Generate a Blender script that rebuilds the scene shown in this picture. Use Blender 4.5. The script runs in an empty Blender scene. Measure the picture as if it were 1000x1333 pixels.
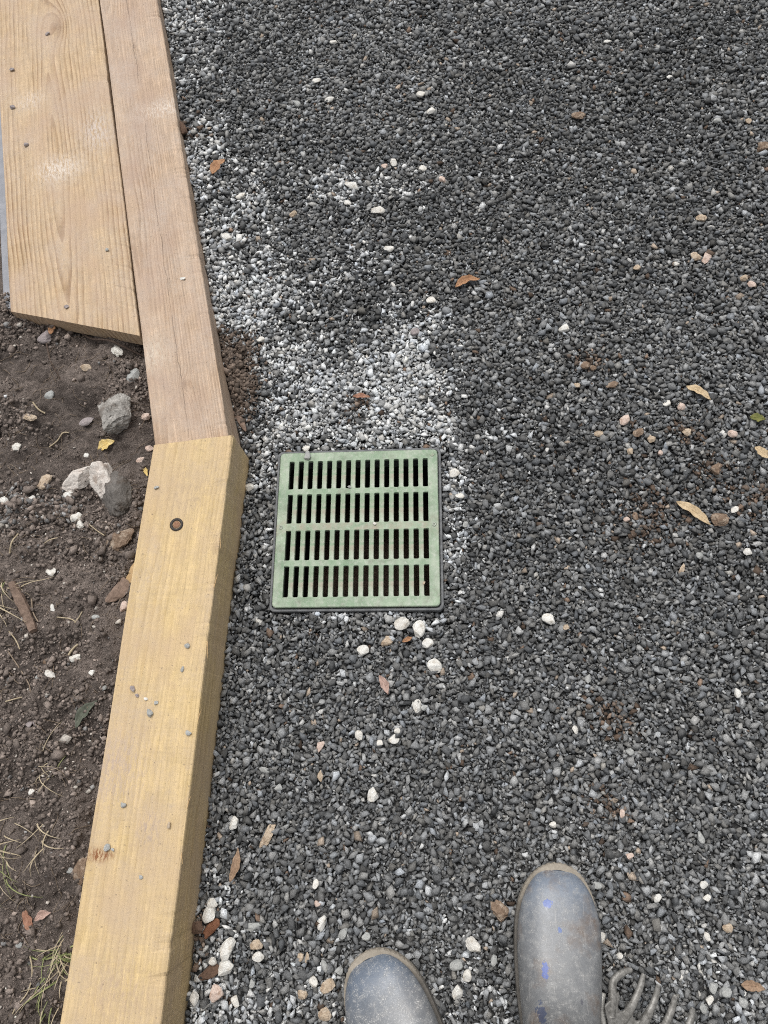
import bpy, bmesh, math, random
import numpy as np
from mathutils import Matrix, Vector

random.seed(7)
rng = np.random.default_rng(11)
scene = bpy.context.scene
COL = scene.collection

# ------------------------------------------------------------------ camera
CAM_LOC = np.array((0.158524, -0.420155, 1.273989))
CAM_M = np.array([[0.9966021740, 0.0207959065, -0.0796971588],
                  [0.0067373805, 0.9437763953, 0.3305158443],
                  [-0.0820896739, 0.3299297590, -0.9404294974]])   # columns: right, up, forward
FPX = 940.0
cam_data = bpy.data.cameras.new('camera')
cam = bpy.data.objects.new('camera', cam_data)
COL.objects.link(cam)
m4 = Matrix.Identity(4)
for i in range(3):
    m4[i][0], m4[i][1], m4[i][2], m4[i][3] = CAM_M[i][0], CAM_M[i][1], -CAM_M[i][2], CAM_LOC[i]
cam.matrix_world = m4
cam_data.sensor_fit = 'HORIZONTAL'
cam_data.sensor_width = 36.0
cam_data.lens = 36.0 * FPX / 1000.0
cam_data.clip_start = 0.02
cam_data.clip_end = 500
scene.camera = cam

# ------------------------------------------------------------------ sky, sun, exposure (overcast day)
SUN_EL, SUN_AZ = math.radians(66), math.radians(-12)      # azimuth from +Y, negative = left
world = bpy.data.worlds.new('World')
scene.world = world
world.use_nodes = True
wn, wl = world.node_tree.nodes, world.node_tree.links
wn.clear()
sky = wn.new('ShaderNodeTexSky')
sky.sky_type = 'NISHITA'
sky.sun_disc = False
sky.sun_elevation = SUN_EL
sky.sun_rotation = SUN_AZ
sky.air_density = 1.0
sky.dust_density = 6.0
hs = wn.new('ShaderNodeHueSaturation')
hs.inputs['Saturation'].default_value = 0.12
bg = wn.new('ShaderNodeBackground')
bg.inputs['Strength'].default_value = 0.15
wo = wn.new('ShaderNodeOutputWorld')
wl.new(sky.outputs[0], hs.inputs['Color'])
wl.new(hs.outputs[0], bg.inputs['Color'])
wl.new(bg.outputs[0], wo.inputs['Surface'])
sun_d = bpy.data.lights.new('sun', 'SUN')
sun_d.energy = 0.9
sun_d.angle = math.radians(25)
sun_d.color = (1.0, 0.97, 0.93)
sun = bpy.data.objects.new('sun', sun_d)
COL.objects.link(sun)
sdir = Vector((math.sin(SUN_AZ) * math.cos(SUN_EL), math.cos(SUN_AZ) * math.cos(SUN_EL), math.sin(SUN_EL)))
sun.rotation_euler = sdir.to_track_quat('Z', 'Y').to_euler()
sun.location = (-2, 2, 4)
scene.cycles.filter_width = 1.05
scene.cycles.use_denoising = False
scene.view_settings.view_transform = 'Standard'
scene.view_settings.look = 'None'
scene.view_settings.gamma = 1.0
scene.view_settings.exposure = 0.0
scene.view_settings.use_curve_mapping = False


# ------------------------------------------------------------------ helpers
def at(px, py, z=0.0):
    """point of the place at height z that the photograph shows at this pixel (1000 x 1333)"""
    d = CAM_M @ np.array([(px - 500) / FPX, -(py - 666.5) / FPX, 1.0])
    t = (z - CAM_LOC[2]) / d[2]
    return CAM_LOC + t * d


def mpp(px, py, z=0.0):
    """metres per pixel there"""
    return float(np.linalg.norm(at(px + 1, py, z) - at(px - 1, py, z)) / 2)


def _hash(ix, iy, seed):
    h = (ix.astype(np.int64) * 374761393 + iy.astype(np.int64) * 668265263 + seed * 982451653) & 0xFFFFFFFF
    h = ((h ^ (h >> 13)) * 1274126177) & 0xFFFFFFFF
    return ((h ^ (h >> 16)) & 0xFFFFFF) / float(0xFFFFFF)


def vnoise(x, y, seed=0):
    x = np.asarray(x, float); y = np.asarray(y, float)
    ix = np.floor(x); iy = np.floor(y)
    fx = x - ix; fy = y - iy
    fx = fx * fx * (3 - 2 * fx); fy = fy * fy * (3 - 2 * fy)
    a = _hash(ix, iy, seed); b = _hash(ix + 1, iy, seed)
    c = _hash(ix, iy + 1, seed); d = _hash(ix + 1, iy + 1, seed)
    return (a * (1 - fx) + b * fx) * (1 - fy) + (c * (1 - fx) + d * fx) * fy - 0.5


def fbm(x, y, f, octv=4, seed=0, gain=0.5):
    s = 0; a = 1.0
    for k in range(octv):
        s = s + a * vnoise(np.asarray(x) * f, np.asarray(y) * f, seed + 17 * k)
        f *= 2.03; a *= gain
    return s


def link(o, parent=None):
    COL.objects.link(o)
    if parent is not None:
        o.parent = parent
    return o


def tag(o, label=None, cat=None, group=None, kind=None):
    if label: o['label'] = label
    if cat: o['category'] = cat
    if group: o['group'] = group
    if kind: o['kind'] = kind
    return o


def empty(name, loc=(0, 0, 0), rz=0.0):
    o = bpy.data.objects.new(name, None)
    o.location = loc
    o.rotation_euler = (0, 0, rz)
    o.empty_display_size = 0.05
    return link(o)


def mesh_obj(name, verts, faces, mat, parent=None, smooth=False):
    me = bpy.data.meshes.new(name)
    me.from_pydata([tuple(map(float, v)) for v in verts], [], [tuple(map(int, f)) for f in faces])
    me.update()
    if smooth:
        me.polygons.foreach_set('use_smooth', np.ones(len(me.polygons), bool))
    o = bpy.data.objects.new(name, me)
    if mat: me.materials.append(mat)
    return link(o, parent)


def big_mesh(name, V, T, mat, face_col=None):
    me = bpy.data.meshes.new(name)
    nv, nt = len(V), len(T)
    me.vertices.add(nv); me.loops.add(nt * 3); me.polygons.add(nt)
    me.vertices.foreach_set('co', np.ascontiguousarray(V, dtype=np.float32).ravel())
    me.loops.foreach_set('vertex_index', np.ascontiguousarray(T, dtype=np.int32).ravel())
    me.polygons.foreach_set('loop_start', np.arange(0, nt * 3, 3, dtype=np.int32))
    me.update(calc_edges=True)
    if face_col is not None:
        a = me.attributes.new('stone_colour', 'FLOAT_COLOR', 'FACE')
        c4 = np.ones((nt, 4), np.float32); c4[:, :3] = face_col
        a.data.foreach_set('color', c4.ravel())
    me.materials.append(mat)
    o = bpy.data.objects.new(name, me)
    return link(o)


class N:
    """small node-tree writer"""
    def __init__(self, name):
        self.m = bpy.data.materials.new(name)
        self.m.use_nodes = True
        self.t = self.m.node_tree
        self.t.nodes.clear()
        self.out = self.t.nodes.new('ShaderNodeOutputMaterial')
        self.b = self.t.nodes.new('ShaderNodeBsdfPrincipled')
        self.t.links.new(self.b.outputs[0], self.out.inputs['Surface'])
        self.b.inputs['Specular IOR Level'].default_value = 0.3

    def n(self, typ, **kw):
        x = self.t.nodes.new(typ)
        for k, v in kw.items(): setattr(x, k, v)
        return x

    def l(self, a, b): self.t.links.new(a, b)

    def val(self, sock, v):
        if isinstance(v, bpy.types.NodeSocket): self.l(v, sock)
        else: sock.default_value = v

    def math(self, op, a, b=0.0, c=0.0):
        x = self.n('ShaderNodeMath', operation=op)
        self.val(x.inputs[0], a); self.val(x.inputs[1], b); self.val(x.inputs[2], c)
        return x.outputs[0]

    def obj(self):
        return self.n('ShaderNodeTexCoord').outputs['Object']

    def mapping(self, vec, loc=(0, 0, 0), rot=(0, 0, 0), scale=(1, 1, 1)):
        x = self.n('ShaderNodeMapping')
        self.l(vec, x.inputs[0])
        x.inputs['Location'].default_value = loc; x.inputs['Rotation'].default_value = rot; x.inputs['Scale'].default_value = scale
        return x.outputs[0]

    def noise(self, vec, scale, detail=3.0, rough=0.55, dist=0.0):
        x = self.n('ShaderNodeTexNoise')
        self.l(vec, x.inputs['Vector'])
        x.inputs['Scale'].default_value = scale; x.inputs['Detail'].default_value = detail
        x.inputs['Roughness'].default_value = rough; x.inputs['Distortion'].default_value = dist
        return x.outputs['Fac']

    def ramp(self, fac, stops, interp='LINEAR'):
        x = self.n('ShaderNodeValToRGB')
        x.color_ramp.interpolation = interp
        el = x.color_ramp.elements
        while len(el) < len(stops): el.new(0.5)
        for e, (p, c) in zip(el, stops):
            e.position = p
            e.color = (c, c, c, 1) if isinstance(c, (int, float)) else (*c, 1)
        self.l(fac, x.inputs[0])
        return x.outputs[0]

    def mix(self, fac, a, b, blend='MIX'):
        x = self.n('ShaderNodeMix', data_type='RGBA', blend_type=blend)
        self.val(x.inputs[0], fac)
        for s, v in ((x.inputs[6], a), (x.inputs[7], b)):
            if isinstance(v, bpy.types.NodeSocket): self.l(v, s)
            else: s.default_value = (*v, 1)
        return x.outputs[2]

    def bump(self, h, strength, dist, normal=None):
        x = self.n('ShaderNodeBump')
        x.inputs['Strength'].default_value = strength; x.inputs['Distance'].default_value = dist
        self.l(h, x.inputs['Height'])
        if normal is not None: self.l(normal, x.inputs['Normal'])
        self.l(x.outputs[0], self.b.inputs['Normal'])
        return x.outputs[0]

    def color(self, c):
        if isinstance(c, bpy.types.NodeSocket): self.l(c, self.b.inputs['Base Color'])
        else: self.b.inputs['Base Color'].default_value = (*c, 1)

    def rough(self, r): self.val(self.b.inputs['Roughness'], r)


# ------------------------------------------------------------------ layout of the place (metres; origin = centre of the drain grate)
T_TOP, P_TOP = 0.098, 0.080
TIM_A, TIM_B = at(303, 573, T_TOP)[:2], at(210, 1333, T_TOP)[:2]        # right top edge of the yellow timber
PL_A, PL_B = np.array((-0.2300, 0.142)), np.array((-0.5040, 1.330))           # right edge of the narrow plank


def edge_x(y):
    y = np.asarray(y, float)
    xt = TIM_A[0] + (y - TIM_A[1]) * (TIM_B[0] - TIM_A[0]) / (TIM_B[1] - TIM_A[1])
    xp = PL_A[0] + (y - PL_A[1]) * (PL_B[0] - PL_A[0]) / (PL_B[1] - PL_A[1])
    return np.where(y < 0.137, xt, xp)



pd = (PL_B - PL_A) / np.linalg.norm(PL_B - PL_A)           # along the planks
pn = np.array((pd[1], -pd[0]))                             # to their right
td = (TIM_A - TIM_B) / np.linalg.norm(TIM_A - TIM_B)
tn_ = np.array((td[1], -td[0]))
PLW, TIW = 0.140, 0.149
WA = at(181, 437, P_TOP)[:2]
WR = PL_A + pd * np.dot(WA - PL_A, pd) - pn * (PLW + 0.0035)
WL = at(13, 405, P_TOP)[:2]
WBW = float(-np.dot(WL - WR, pn))
WSKEW = float(np.dot(WL - WR, pd) / np.dot(WL - WR, pn))
W_ORG = WR - pn * WBW / 2 - pd * WSKEW * WBW / 2
P_ORG = PL_A - 0.03 * pd - pn * PLW / 2
T_ORG = TIM_A - tn_ * TIW / 2


def on_board(px, py):
    v = at(px, py, P_TOP)[:2] - W_ORG
    return float(v @ pn), float(v @ pd)


def on_plank(px, py):
    v = at(px, py, P_TOP)[:2] - P_ORG
    return float(v @ pn), float(v @ pd)


def on_timber(px, py):
    v = at(px, py, T_TOP)[:2] - T_ORG
    return float(v @ tn_), float(v @ td)


# ------------------------------------------------------------------ materials
def mat_gravel():
    k = N('crushed_stone')
    a = k.n('ShaderNodeAttribute', attribute_name='stone_colour')
    o = k.obj()
    n1 = k.noise(o, 420, 3, 0.65)
    n2 = k.noise(o, 1500, 2, 0.6)
    f = k.ramp(n1, [(0.25, 0.62), (0.75, 1.38)])
    c = k.mix(1.0, a.outputs['Color'], f, 'MULTIPLY')
    f2 = k.ramp(n2, [(0.3, 0.8), (0.72, 1.25)])
    c = k.mix(1.0, c, f2, 'MULTIPLY')
    k.color(c); k.rough(0.82)
    h = k.math('ADD', k.math('MULTIPLY', n1, 1.0), k.math('MULTIPLY', n2, 0.35))
    k.bump(h, 0.55, 0.0022)
    return k.m


def mat_stone(name, c1, c2, c3=None, scale=160, rough=0.85, bump=0.5):
    k = N(name)
    o = k.obj()
    n = k.noise(o, scale, 4, 0.6)
    c = k.mix(k.ramp(n, [(0.32, 0.0), (0.68, 1.0)]), c1, c2)
    if c3:
        n3 = k.noise(k.mapping(o, loc=(3.1, 1.7, 0.4)), scale * 0.45, 3, 0.6)
        c = k.mix(k.ramp(n3, [(0.52, 0.0), (0.66, 0.85)]), c, c3)
    fine = k.noise(o, scale * 6, 2, 0.6)
    c = k.mix(1.0, c, k.ramp(fine, [(0.3, 0.8), (0.7, 1.15)]), 'MULTIPLY')
    k.color(c); k.rough(rough)
    k.bump(k.math('ADD', n, k.math('MULTIPLY', fine, 0.4)), bump, 0.003)
    return k.m


def mat_soil():
    k = N('dark_garden_soil')
    o = k.obj()
    n = k.noise(o, 9, 5, 0.62)
    n2 = k.noise(o, 120, 4, 0.65)
    n3 = k.noise(o, 700, 3, 0.65)
    c = k.mix(k.ramp(n, [(0.36, 0.0), (0.62, 1.0)]), (0.115, 0.094, 0.082), (0.28, 0.23, 0.2))
    c = k.mix(1.0, c, k.ramp(n2, [(0.28, 0.62), (0.72, 1.4)]), 'MULTIPLY')
    c = k.mix(1.0, c, k.ramp(n3, [(0.32, 0.45), (0.68, 1.6)]), 'MULTIPLY')
    speck = k.ramp(k.noise(o, 520, 2, 0.5), [(0.71, 0.0), (0.75, 1.0)])
    c = k.mix(k.math('MULTIPLY', speck, 0.5), c, (0.33, 0.29, 0.25))
    k.color(c); k.rough(0.95)
    k.bump(k.math('ADD', k.math('MULTIPLY', n2, 1.0), k.math('MULTIPLY', n3, 0.7)), 1.0, 0.009)
    return k.m


def mat_ground():
    k = N('gravel_bed')
    o = k.obj()
    v = k.n('ShaderNodeTexVoronoi')
    k.l(o, v.inputs['Vector']); v.inputs['Scale'].default_value = 95
    g = k.n('ShaderNodeSeparateColor'); k.l(v.outputs['Color'], g.inputs[0])
    c = k.ramp(g.outputs[0], [(0.0, 0.035), (0.6, 0.08), (0.9, 0.13), (1.0, 0.4)])
    k.color(c); k.rough(0.9)
    k.bump(k.math('MULTIPLY', v.outputs['Distance'], -1.0), 1.0, 0.01)
    return k.m


def mat_wood(name, early, late, dust, pith=(0.0, -0.05), slope=0.02, freq=170, knots=(), grime=0.5, stain=None,
             crack=None, seed=0.0, blotch=None, fibre=0.5, sharp=0.5, marks=()):
    """flat-sawn softwood: growth rings round a pith, wandering along the board (local Y), knots, weathering"""
    k = N(name)
    o = k.obj()
    s = k.n('ShaderNodeSeparateXYZ'); k.l(o, s.inputs[0])
    X, Y, Z = s.outputs
    w1 = k.noise(k.mapping(o, loc=(seed, seed * 1.3, 0), scale=(6, 1.1, 6)), 1.0, 3, 0.5)
    w2 = k.noise(k.mapping(o, loc=(-seed, seed * 0.7, 2), scale=(30, 4.0, 30)), 1.0, 3, 0.55)
    warp = k.math('ADD', k.math('MULTIPLY', k.math('SUBTRACT', w1, 0.5), 0.036), k.math('MULTIPLY', k.math('SUBTRACT', w2, 0.5), 0.012))
    dx = k.math('SUBTRACT', X, pith[0])
    dz = k.math('SUBTRACT', Z, k.math('ADD', k.math('MULTIPLY', Y, slope), pith[1]))
    r = k.math('SQRT', k.math('ADD', k.math('MULTIPLY', dx, dx), k.math('MULTIPLY', dz, dz)))
    r = k.math('ADD', r, warp)
    kn_dark = None
    for (kx, ky, kr, amp) in knots:
        ex = k.math('DIVIDE', k.math('SUBTRACT', X, kx), kr)
        ey = k.math('DIVIDE', k.math('SUBTRACT', Y, ky), kr * 2.1)
        d2 = k.math('ADD', k.math('MULTIPLY', ex, ex), k.math('MULTIPLY', ey, ey))
        gsn = k.math('EXPONENT', k.math('MULTIPLY', d2, -0.35))
        r = k.math('ADD', r, k.math('MULTIPLY', gsn, amp))
        core = k.math('EXPONENT', k.math('MULTIPLY', d2, -1.6))
        kn_dark = core if kn_dark is None else k.math('MAXIMUM', kn_dark, core)
    ph = k.math('FRACT', k.math('MULTIPLY', r, freq))
    ring = k.ramp(ph, [(0.0, 0.0), (0.62 - 0.2 * sharp, 0.25), (0.86, 1.0), (0.97, 0.85), (1.0, 0.0)])
    fib = k.noise(k.mapping(o, loc=(seed, 0, 0), scale=(900, 14, 900)), 1.0, 3, 0.6)
    fib2 = k.noise(k.mapping(o, loc=(seed * 2, 0, 0), scale=(240, 3.0, 240)), 1.0, 3, 0.6)
    rvar = k.noise(k.mapping(o, loc=(seed, 5, 0), scale=(14, 2.2, 14)), 1.0, 3, 0.6)
    amount = k.math('MULTIPLY', ring, k.ramp(rvar, [(0.36, 0.12), (0.66, 1.0)]))
    c = k.mix(amount, early, late)
    mot = k.noise(k.mapping(o, loc=(seed, 1, 3), scale=(1, 0.4, 1)), 75, 5, 0.7)
    c = k.mix(1.0, c, k.ramp(mot, [(0.3, 0.86), (0.7, 1.12)]), 'MULTIPLY')
    saw = k.noise(k.mapping(o, loc=(seed, 1, 3), rot=(0, 0, 0.06), scale=(12, 260, 12)), 1.0, 3, 0.6)
    c = k.mix(1.0, c, k.ramp(saw, [(0.3, 0.94), (0.7, 1.05)]), 'MULTIPLY')
    c = k.mix(1.0, c, k.ramp(fib, [(0.3, 1 - 0.32 * fibre), (0.7, 1 + 0.22 * fibre)]), 'MULTIPLY')
    c = k.mix(1.0, c, k.ramp(fib2, [(0.3, 1 - 0.28 * fibre), (0.7, 1 + 0.2 * fibre)]), 'MULTIPLY')
    if kn_dark is not None:
        c = k.mix(k.math('MULTIPLY', kn_dark, 0.55), c, (late[0] * 0.55, late[1] * 0.5, late[2] * 0.5))
    if blotch:
        bn = k.noise(k.mapping(o, loc=(seed + 9, 3, 0), scale=(1, 0.55, 1)), 11, 4, 0.6)
        c = k.mix(k.ramp(bn, [(0.44, 0.0), (0.66, 0.75)]), c, blotch)
    dn = k.noise(k.mapping(o, loc=(seed + 4, 1, 0), scale=(1.0, 0.7, 1.0)), 13, 6, 0.68)
    dn2 = k.noise(o, 160, 4, 0.7)
    dm = k.math('MULTIPLY', k.ramp(dn, [(0.4, 0.0), (0.66, 1.0)]), k.ramp(dn2, [(0.3, 0.25), (0.65, 1.0)]))
    c = k.mix(k.math('MULTIPLY', dm, grime), c, dust)
    if stain:
        sn = k.noise(k.mapping(o, loc=(seed - 3, 8, 1)), 26, 5, 0.65)
        c = k.mix(k.ramp(sn, [(0.6, 0.0), (0.72, 0.45)]), c, stain)
    for (mx, my, rx, ry, mc, ms) in marks:
        ex = k.math('DIVIDE', k.math('SUBTRACT', X, mx), rx)
        ey = k.math('DIVIDE', k.math('SUBTRACT', Y, my), ry)
        d2 = k.math('ADD', k.math('MULTIPLY', ex, ex), k.math('MULTIPLY', ey, ey))
        wob = k.noise(k.mapping(o, rot=(0, 0, 0.7), scale=(2.6, 0.8, 1)), 90, 6, 0.8)
        mk = k.math('MULTIPLY', k.math('EXPONENT', k.math('MULTIPLY', d2, -1.2)), k.ramp(wob, [(0.45, 0.0), (0.58, 1.5)]))
        c = k.mix(k.math('MULTIPLY', mk, ms), c, mc)
    sp = k.ramp(k.noise(k.mapping(o, loc=(seed, 2, 7)), 190, 2, 0.5), [(0.69, 0.0), (0.72, 1.0)])
    c = k.mix(k.math('MULTIPLY', sp, 0.55), c, (0.17, 0.13, 0.1))
    h = k.math('ADD', k.math('MULTIPLY', ring, 0.5), k.math('ADD', k.math('MULTIPLY', fib, 0.6), k.math('MULTIPLY', fib2, 0.5)))
    if crack is not None:
        cw = k.noise(k.mapping(o, scale=(0.01, 9, 1)), 1.0, 3, 0.6)
        cx = k.math('ABSOLUTE', k.math('SUBTRACT', X, k.math('ADD', k.math('MULTIPLY', k.math('SUBTRACT', cw, 0.5), 0.016), crack)))
        gate = k.ramp(k.noise(k.mapping(o, scale=(0.01, 6, 0.01)), 1.0, 4, 0.6), [(0.42, 0.0), (0.52, 1.0)])
        cm = k.math('MULTIPLY', k.math('LESS_THAN', cx, 0.0008), gate)
        c = k.mix(k.math('MULTIPLY', cm, 0.5), c, (0.09, 0.06, 0.045))
        h = k.math('SUBTRACT', h, k.math('MULTIPLY', cm, 2.0))
    k.color(c); k.rough(0.78)
    k.bump(h, 0.5, 0.0016)
    return k.m


def mat_plain(name, c1, c2, scale=120, rough=0.7, bump=0.3, detail=4, metal=0.0, bdist=0.001):
    k = N(name)
    o = k.obj()
    n = k.noise(o, scale, detail, 0.65)
    k.color(k.mix(k.ramp(n, [(0.3, 0.0), (0.7, 1.0)]), c1, c2))
    k.rough(rough); k.b.inputs['Metallic'].default_value = metal
    k.bump(n, bump, bdist)
    return k.m


def mat_grate():
    k = N('green_weathered_plastic')
    o = k.obj()
    n1 = k.noise(o, 17, 5, 0.65)
    n2 = k.noise(o, 150, 4, 0.7)
    n3 = k.noise(k.mapping(o, scale=(1.0, 0.25, 1.0)), 60, 4, 0.65)
    c = k.mix(k.ramp(n1, [(0.36, 0.0), (0.64, 1.0)]), (0.195, 0.29, 0.185), (0.35, 0.435, 0.315))
    c = k.mix(k.math('MULTIPLY', k.ramp(n3, [(0.45, 0.0), (0.72, 1.0)]), 0.5), c, (0.44, 0.45, 0.39))
    c = k.mix(k.math('MULTIPLY', k.ramp(n2, [(0.5, 0.0), (0.72, 1.0)]), 0.6), c, (0.56, 0.57, 0.51))
    sc = k.noise(k.mapping(o, rot=(0, 0, 0.5), scale=(700, 40, 1)), 1.0, 3, 0.6)
    c = k.mix(k.math('MULTIPLY', k.ramp(sc, [(0.62, 0.0), (0.72, 1.0)]), 0.3), c, (0.6, 0.61, 0.56))
    gr = k.noise(k.mapping(o, loc=(2, 5, 0)), 34, 5, 0.7)
    c = k.mix(k.math('MULTIPLY', k.ramp(gr, [(0.5, 0.0), (0.72, 1.0)]), 0.65), c, (0.16, 0.175, 0.125))
    # dried mud along the middle bar
    s = k.n('ShaderNodeSeparateXYZ'); k.l(o, s.inputs[0])
    band = k.math('EXPONENT', k.math('MULTIPLY', k.math('MULTIPLY', s.outputs[1], s.outputs[1]), -4200.0))
    mud = k.math('MULTIPLY', band, k.ramp(k.noise(o, 45, 4, 0.7), [(0.4, 0.0), (0.66, 0.8)]))
    c = k.mix(mud, c, (0.36, 0.3, 0.235))
    k.color(c); k.rough(k.ramp(n2, [(0.3, 0.5), (0.7, 0.75)]))
    k.bump(n2, 0.25, 0.0008)
    return k.m


def mat_boot(name, spots, dusty, tint, brown):
    k = N(name)
    o = k.obj()
    n1 = k.noise(o, 14, 5, 0.62, 0.6)
    n2 = k.noise(o, 90, 5, 0.7)
    n3 = k.noise(o, 620, 3, 0.6)
    n4 = k.noise(o, 240, 4, 0.7)
    c = k.mix(k.ramp(n1, [(0.32, 0.0), (0.68, 1.0)]), (0.115, 0.118, 0.122), (0.2, 0.203, 0.205))
    s = k.n('ShaderNodeSeparateXYZ'); k.l(o, s.inputs[0])
    toe = k.math('EXPONENT', k.math('MULTIPLY', k.math('ADD', s.outputs[1], 0.03), 26.0))
    c = k.mix(k.math('MINIMUM', k.math('MULTIPLY', toe, 0.75), 0.8), c, tint)  # bluish sheen of the toe, painted into the rubber colour
    c = k.mix(k.math('MULTIPLY', k.ramp(n2, [(0.48, 0.0), (0.72, 1.0)]), 0.5), c, (0.34, 0.335, 0.32))
    bn = k.noise(k.mapping(o, loc=(4, 2, 1)), 22, 4, 0.6)
    c = k.mix(k.math('MULTIPLY', k.ramp(bn, [(0.52, 0.0), (0.72, 1.0)]), brown), c, (0.16, 0.115, 0.085))
    sp = k.math('MULTIPLY', k.ramp(n3, [(0.55, 0.0), (0.66, 1.0)]), k.ramp(n2, [(0.38, 0.0), (0.62, 1.0)]))
    c = k.mix(k.math('MULTIPLY', sp, dusty), c, (0.6, 0.59, 0.57))
    for (x, y, rx, ry, col) in spots:
        ex = k.math('DIVIDE', k.math('SUBTRACT', s.outputs[0], x), rx)
        ey = k.math('DIVIDE', k.math('SUBTRACT', s.outputs[1], y), ry)
        d = k.math('ADD', k.math('MULTIPLY', ex, ex), k.math('MULTIPLY', ey, ey))
        d = k.math('ADD', d, k.math('ADD', k.math('MULTIPLY', k.math('SUBTRACT', n2, 0.5), 3.4), k.math('MULTIPLY', k.math('SUBTRACT', n4, 0.5), 4.5)))
        up = k.math('GREATER_THAN', s.outputs[2], 0.03)
        c = k.mix(k.math('MULTIPLY', k.math('MULTIPLY', k.ramp(k.math('MULTIPLY', d, 0.5), [(0.3, 1.0), (0.5, 0.0)]), up), 0.72), c, col)
    scf = k.noise(k.mapping(o, rot=(0, 0, 0.9), scale=(260, 22, 60)), 1.0, 3, 0.6)
    c = k.mix(k.math('MULTIPLY', k.ramp(scf, [(0.62, 0.0), (0.74, 1.0)]), 0.35), c, (0.42, 0.41, 0.39))
    c = k.mix(1.0, c, k.ramp(n4, [(0.3, 0.9), (0.7, 1.1)]), 'MULTIPLY')
    k.color(c)
    k.rough(k.ramp(n2, [(0.3, 0.27), (0.7, 0.5)]))
    k.b.inputs['Specular IOR Level'].default_value = 0.6
    k.bump(k.math('ADD', n2, k.math('MULTIPLY', n3, 0.3)), 0.22, 0.0012)
    return k.m


def mat_leaf(name, c1, c2):
    k = N(name)
    o = k.obj()
    n = k.noise(k.mapping(o, scale=(1, 0.3, 1)), 140, 4, 0.6)
    n2 = k.noise(o, 420, 2, 0.6)
    c = k.mix(k.ramp(n, [(0.3, 0.0), (0.7, 1.0)]), c1, c2)
    c = k.mix(1.0, c, k.ramp(n2, [(0.3, 0.75), (0.7, 1.2)]), 'MULTIPLY')
    k.color(c); k.rough(0.7)
    k.bump(n, 0.3, 0.001)
    return k.m


M = {}
M['gravel'] = mat_gravel()
M['soil'] = mat_soil()
M['ground'] = mat_ground()
M['white'] = mat_stone('white_limestone', (0.78, 0.76, 0.71), (0.62, 0.59, 0.53), (0.45, 0.4, 0.33))
M['bright'] = mat_stone('clean_white_stone', (0.78, 0.77, 0.73), (0.64, 0.62, 0.57), (0.5, 0.45, 0.38))
M['pale'] = mat_stone('pale_grey_stone', (0.46, 0.46, 0.44), (0.32, 0.33, 0.32))
M['tan'] = mat_stone('tan_stone', (0.42, 0.32, 0.22), (0.55, 0.46, 0.36), (0.22, 0.15, 0.1))
M['pink'] = mat_stone('pinkish_stone', (0.55, 0.41, 0.34), (0.66, 0.55, 0.48), (0.4, 0.27, 0.2))
M['brown'] = mat_stone('brown_stone', (0.15, 0.1, 0.068), (0.27, 0.195, 0.14), (0.45, 0.37, 0.29))
M['mauve'] = mat_stone('mauve_grey_stone', (0.28, 0.24, 0.24), (0.36, 0.32, 0.31))
M['rock'] = mat_stone('grey_concrete_rock', (0.25, 0.235, 0.215), (0.42, 0.4, 0.37), (0.14, 0.115, 0.095), scale=55, bump=0.9)
M['darkrock'] = mat_stone('dark_soiled_rock', (0.11, 0.1, 0.09), (0.19, 0.175, 0.16), (0.085, 0.065, 0.05), scale=50, bump=0.9)
M['whiterock'] = mat_stone('broken_white_rock', (0.56, 0.5, 0.45), (0.66, 0.62, 0.57), (0.36, 0.29, 0.24), scale=60, bump=0.7)
M['grate'] = mat_grate()
M['rim'] = mat_plain('dark_grey_plastic', (0.085, 0.088, 0.092), (0.19, 0.195, 0.2), 90, 0.6)
M['basin'] = mat_plain('black_basin_plastic', (0.012, 0.012, 0.012), (0.03, 0.028, 0.025), 40, 0.7)
M['silt'] = mat_plain('wet_silt', (0.03, 0.02, 0.013), (0.07, 0.048, 0.032), 60, 0.8, 0.8, bdist=0.01)
M['screw'] = mat_plain('dull_screw_steel', (0.22, 0.25, 0.2), (0.42, 0.45, 0.38), 300, 0.5, metal=0.3)
M['boltring'] = mat_plain('blackened_bolt_steel', (0.03, 0.028, 0.026), (0.09, 0.075, 0.065), 400, 0.6, metal=0.4)
M['rust'] = mat_plain('rusty_bolt_core', (0.2, 0.09, 0.045), (0.34, 0.2, 0.13), 500, 0.85)
M['board'] = mat_wood('wide_board_pine', (0.57, 0.42, 0.265), (0.25, 0.14, 0.065), (0.52, 0.46, 0.40), pith=(-0.01, -0.03), slope=0.065,
                      freq=95, knots=((*on_board(75, 32), 0.018, -0.026), (*on_board(120, 163), 0.004, 0.008)), grime=0.42, blotch=(0.47, 0.34, 0.245), stain=(0.4, 0.29, 0.21), seed=2.3, fibre=0.5,
                      marks=((*on_board(75, 220), 0.05, 0.035, (0.68, 0.6, 0.52), 0.9), (*on_board(125, 170), 0.035, 0.06, (0.56, 0.48, 0.42), 0.8), (*on_board(40, 130), 0.035, 0.03, (0.62, 0.53, 0.45), 0.6)))
M['plank'] = mat_wood('narrow_plank_pine', (0.54, 0.40, 0.285), (0.35, 0.23, 0.145), (0.52, 0.45, 0.39), pith=(-0.06, -0.05), slope=0.012,
                      freq=190, knots=((*on_plank(240, 500), 0.006, 0.012), (*on_plank(175, 60), 0.005, 0.01)), grime=0.6, blotch=(0.42, 0.305, 0.235), crack=-0.004, seed=7.7, fibre=0.7,
                      marks=((*on_plank(215, 140), 0.06, 0.03, (0.66, 0.58, 0.5), 0.7), (*on_plank(200, 460), 0.03, 0.04, (0.6, 0.52, 0.42), 0.6)))
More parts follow.
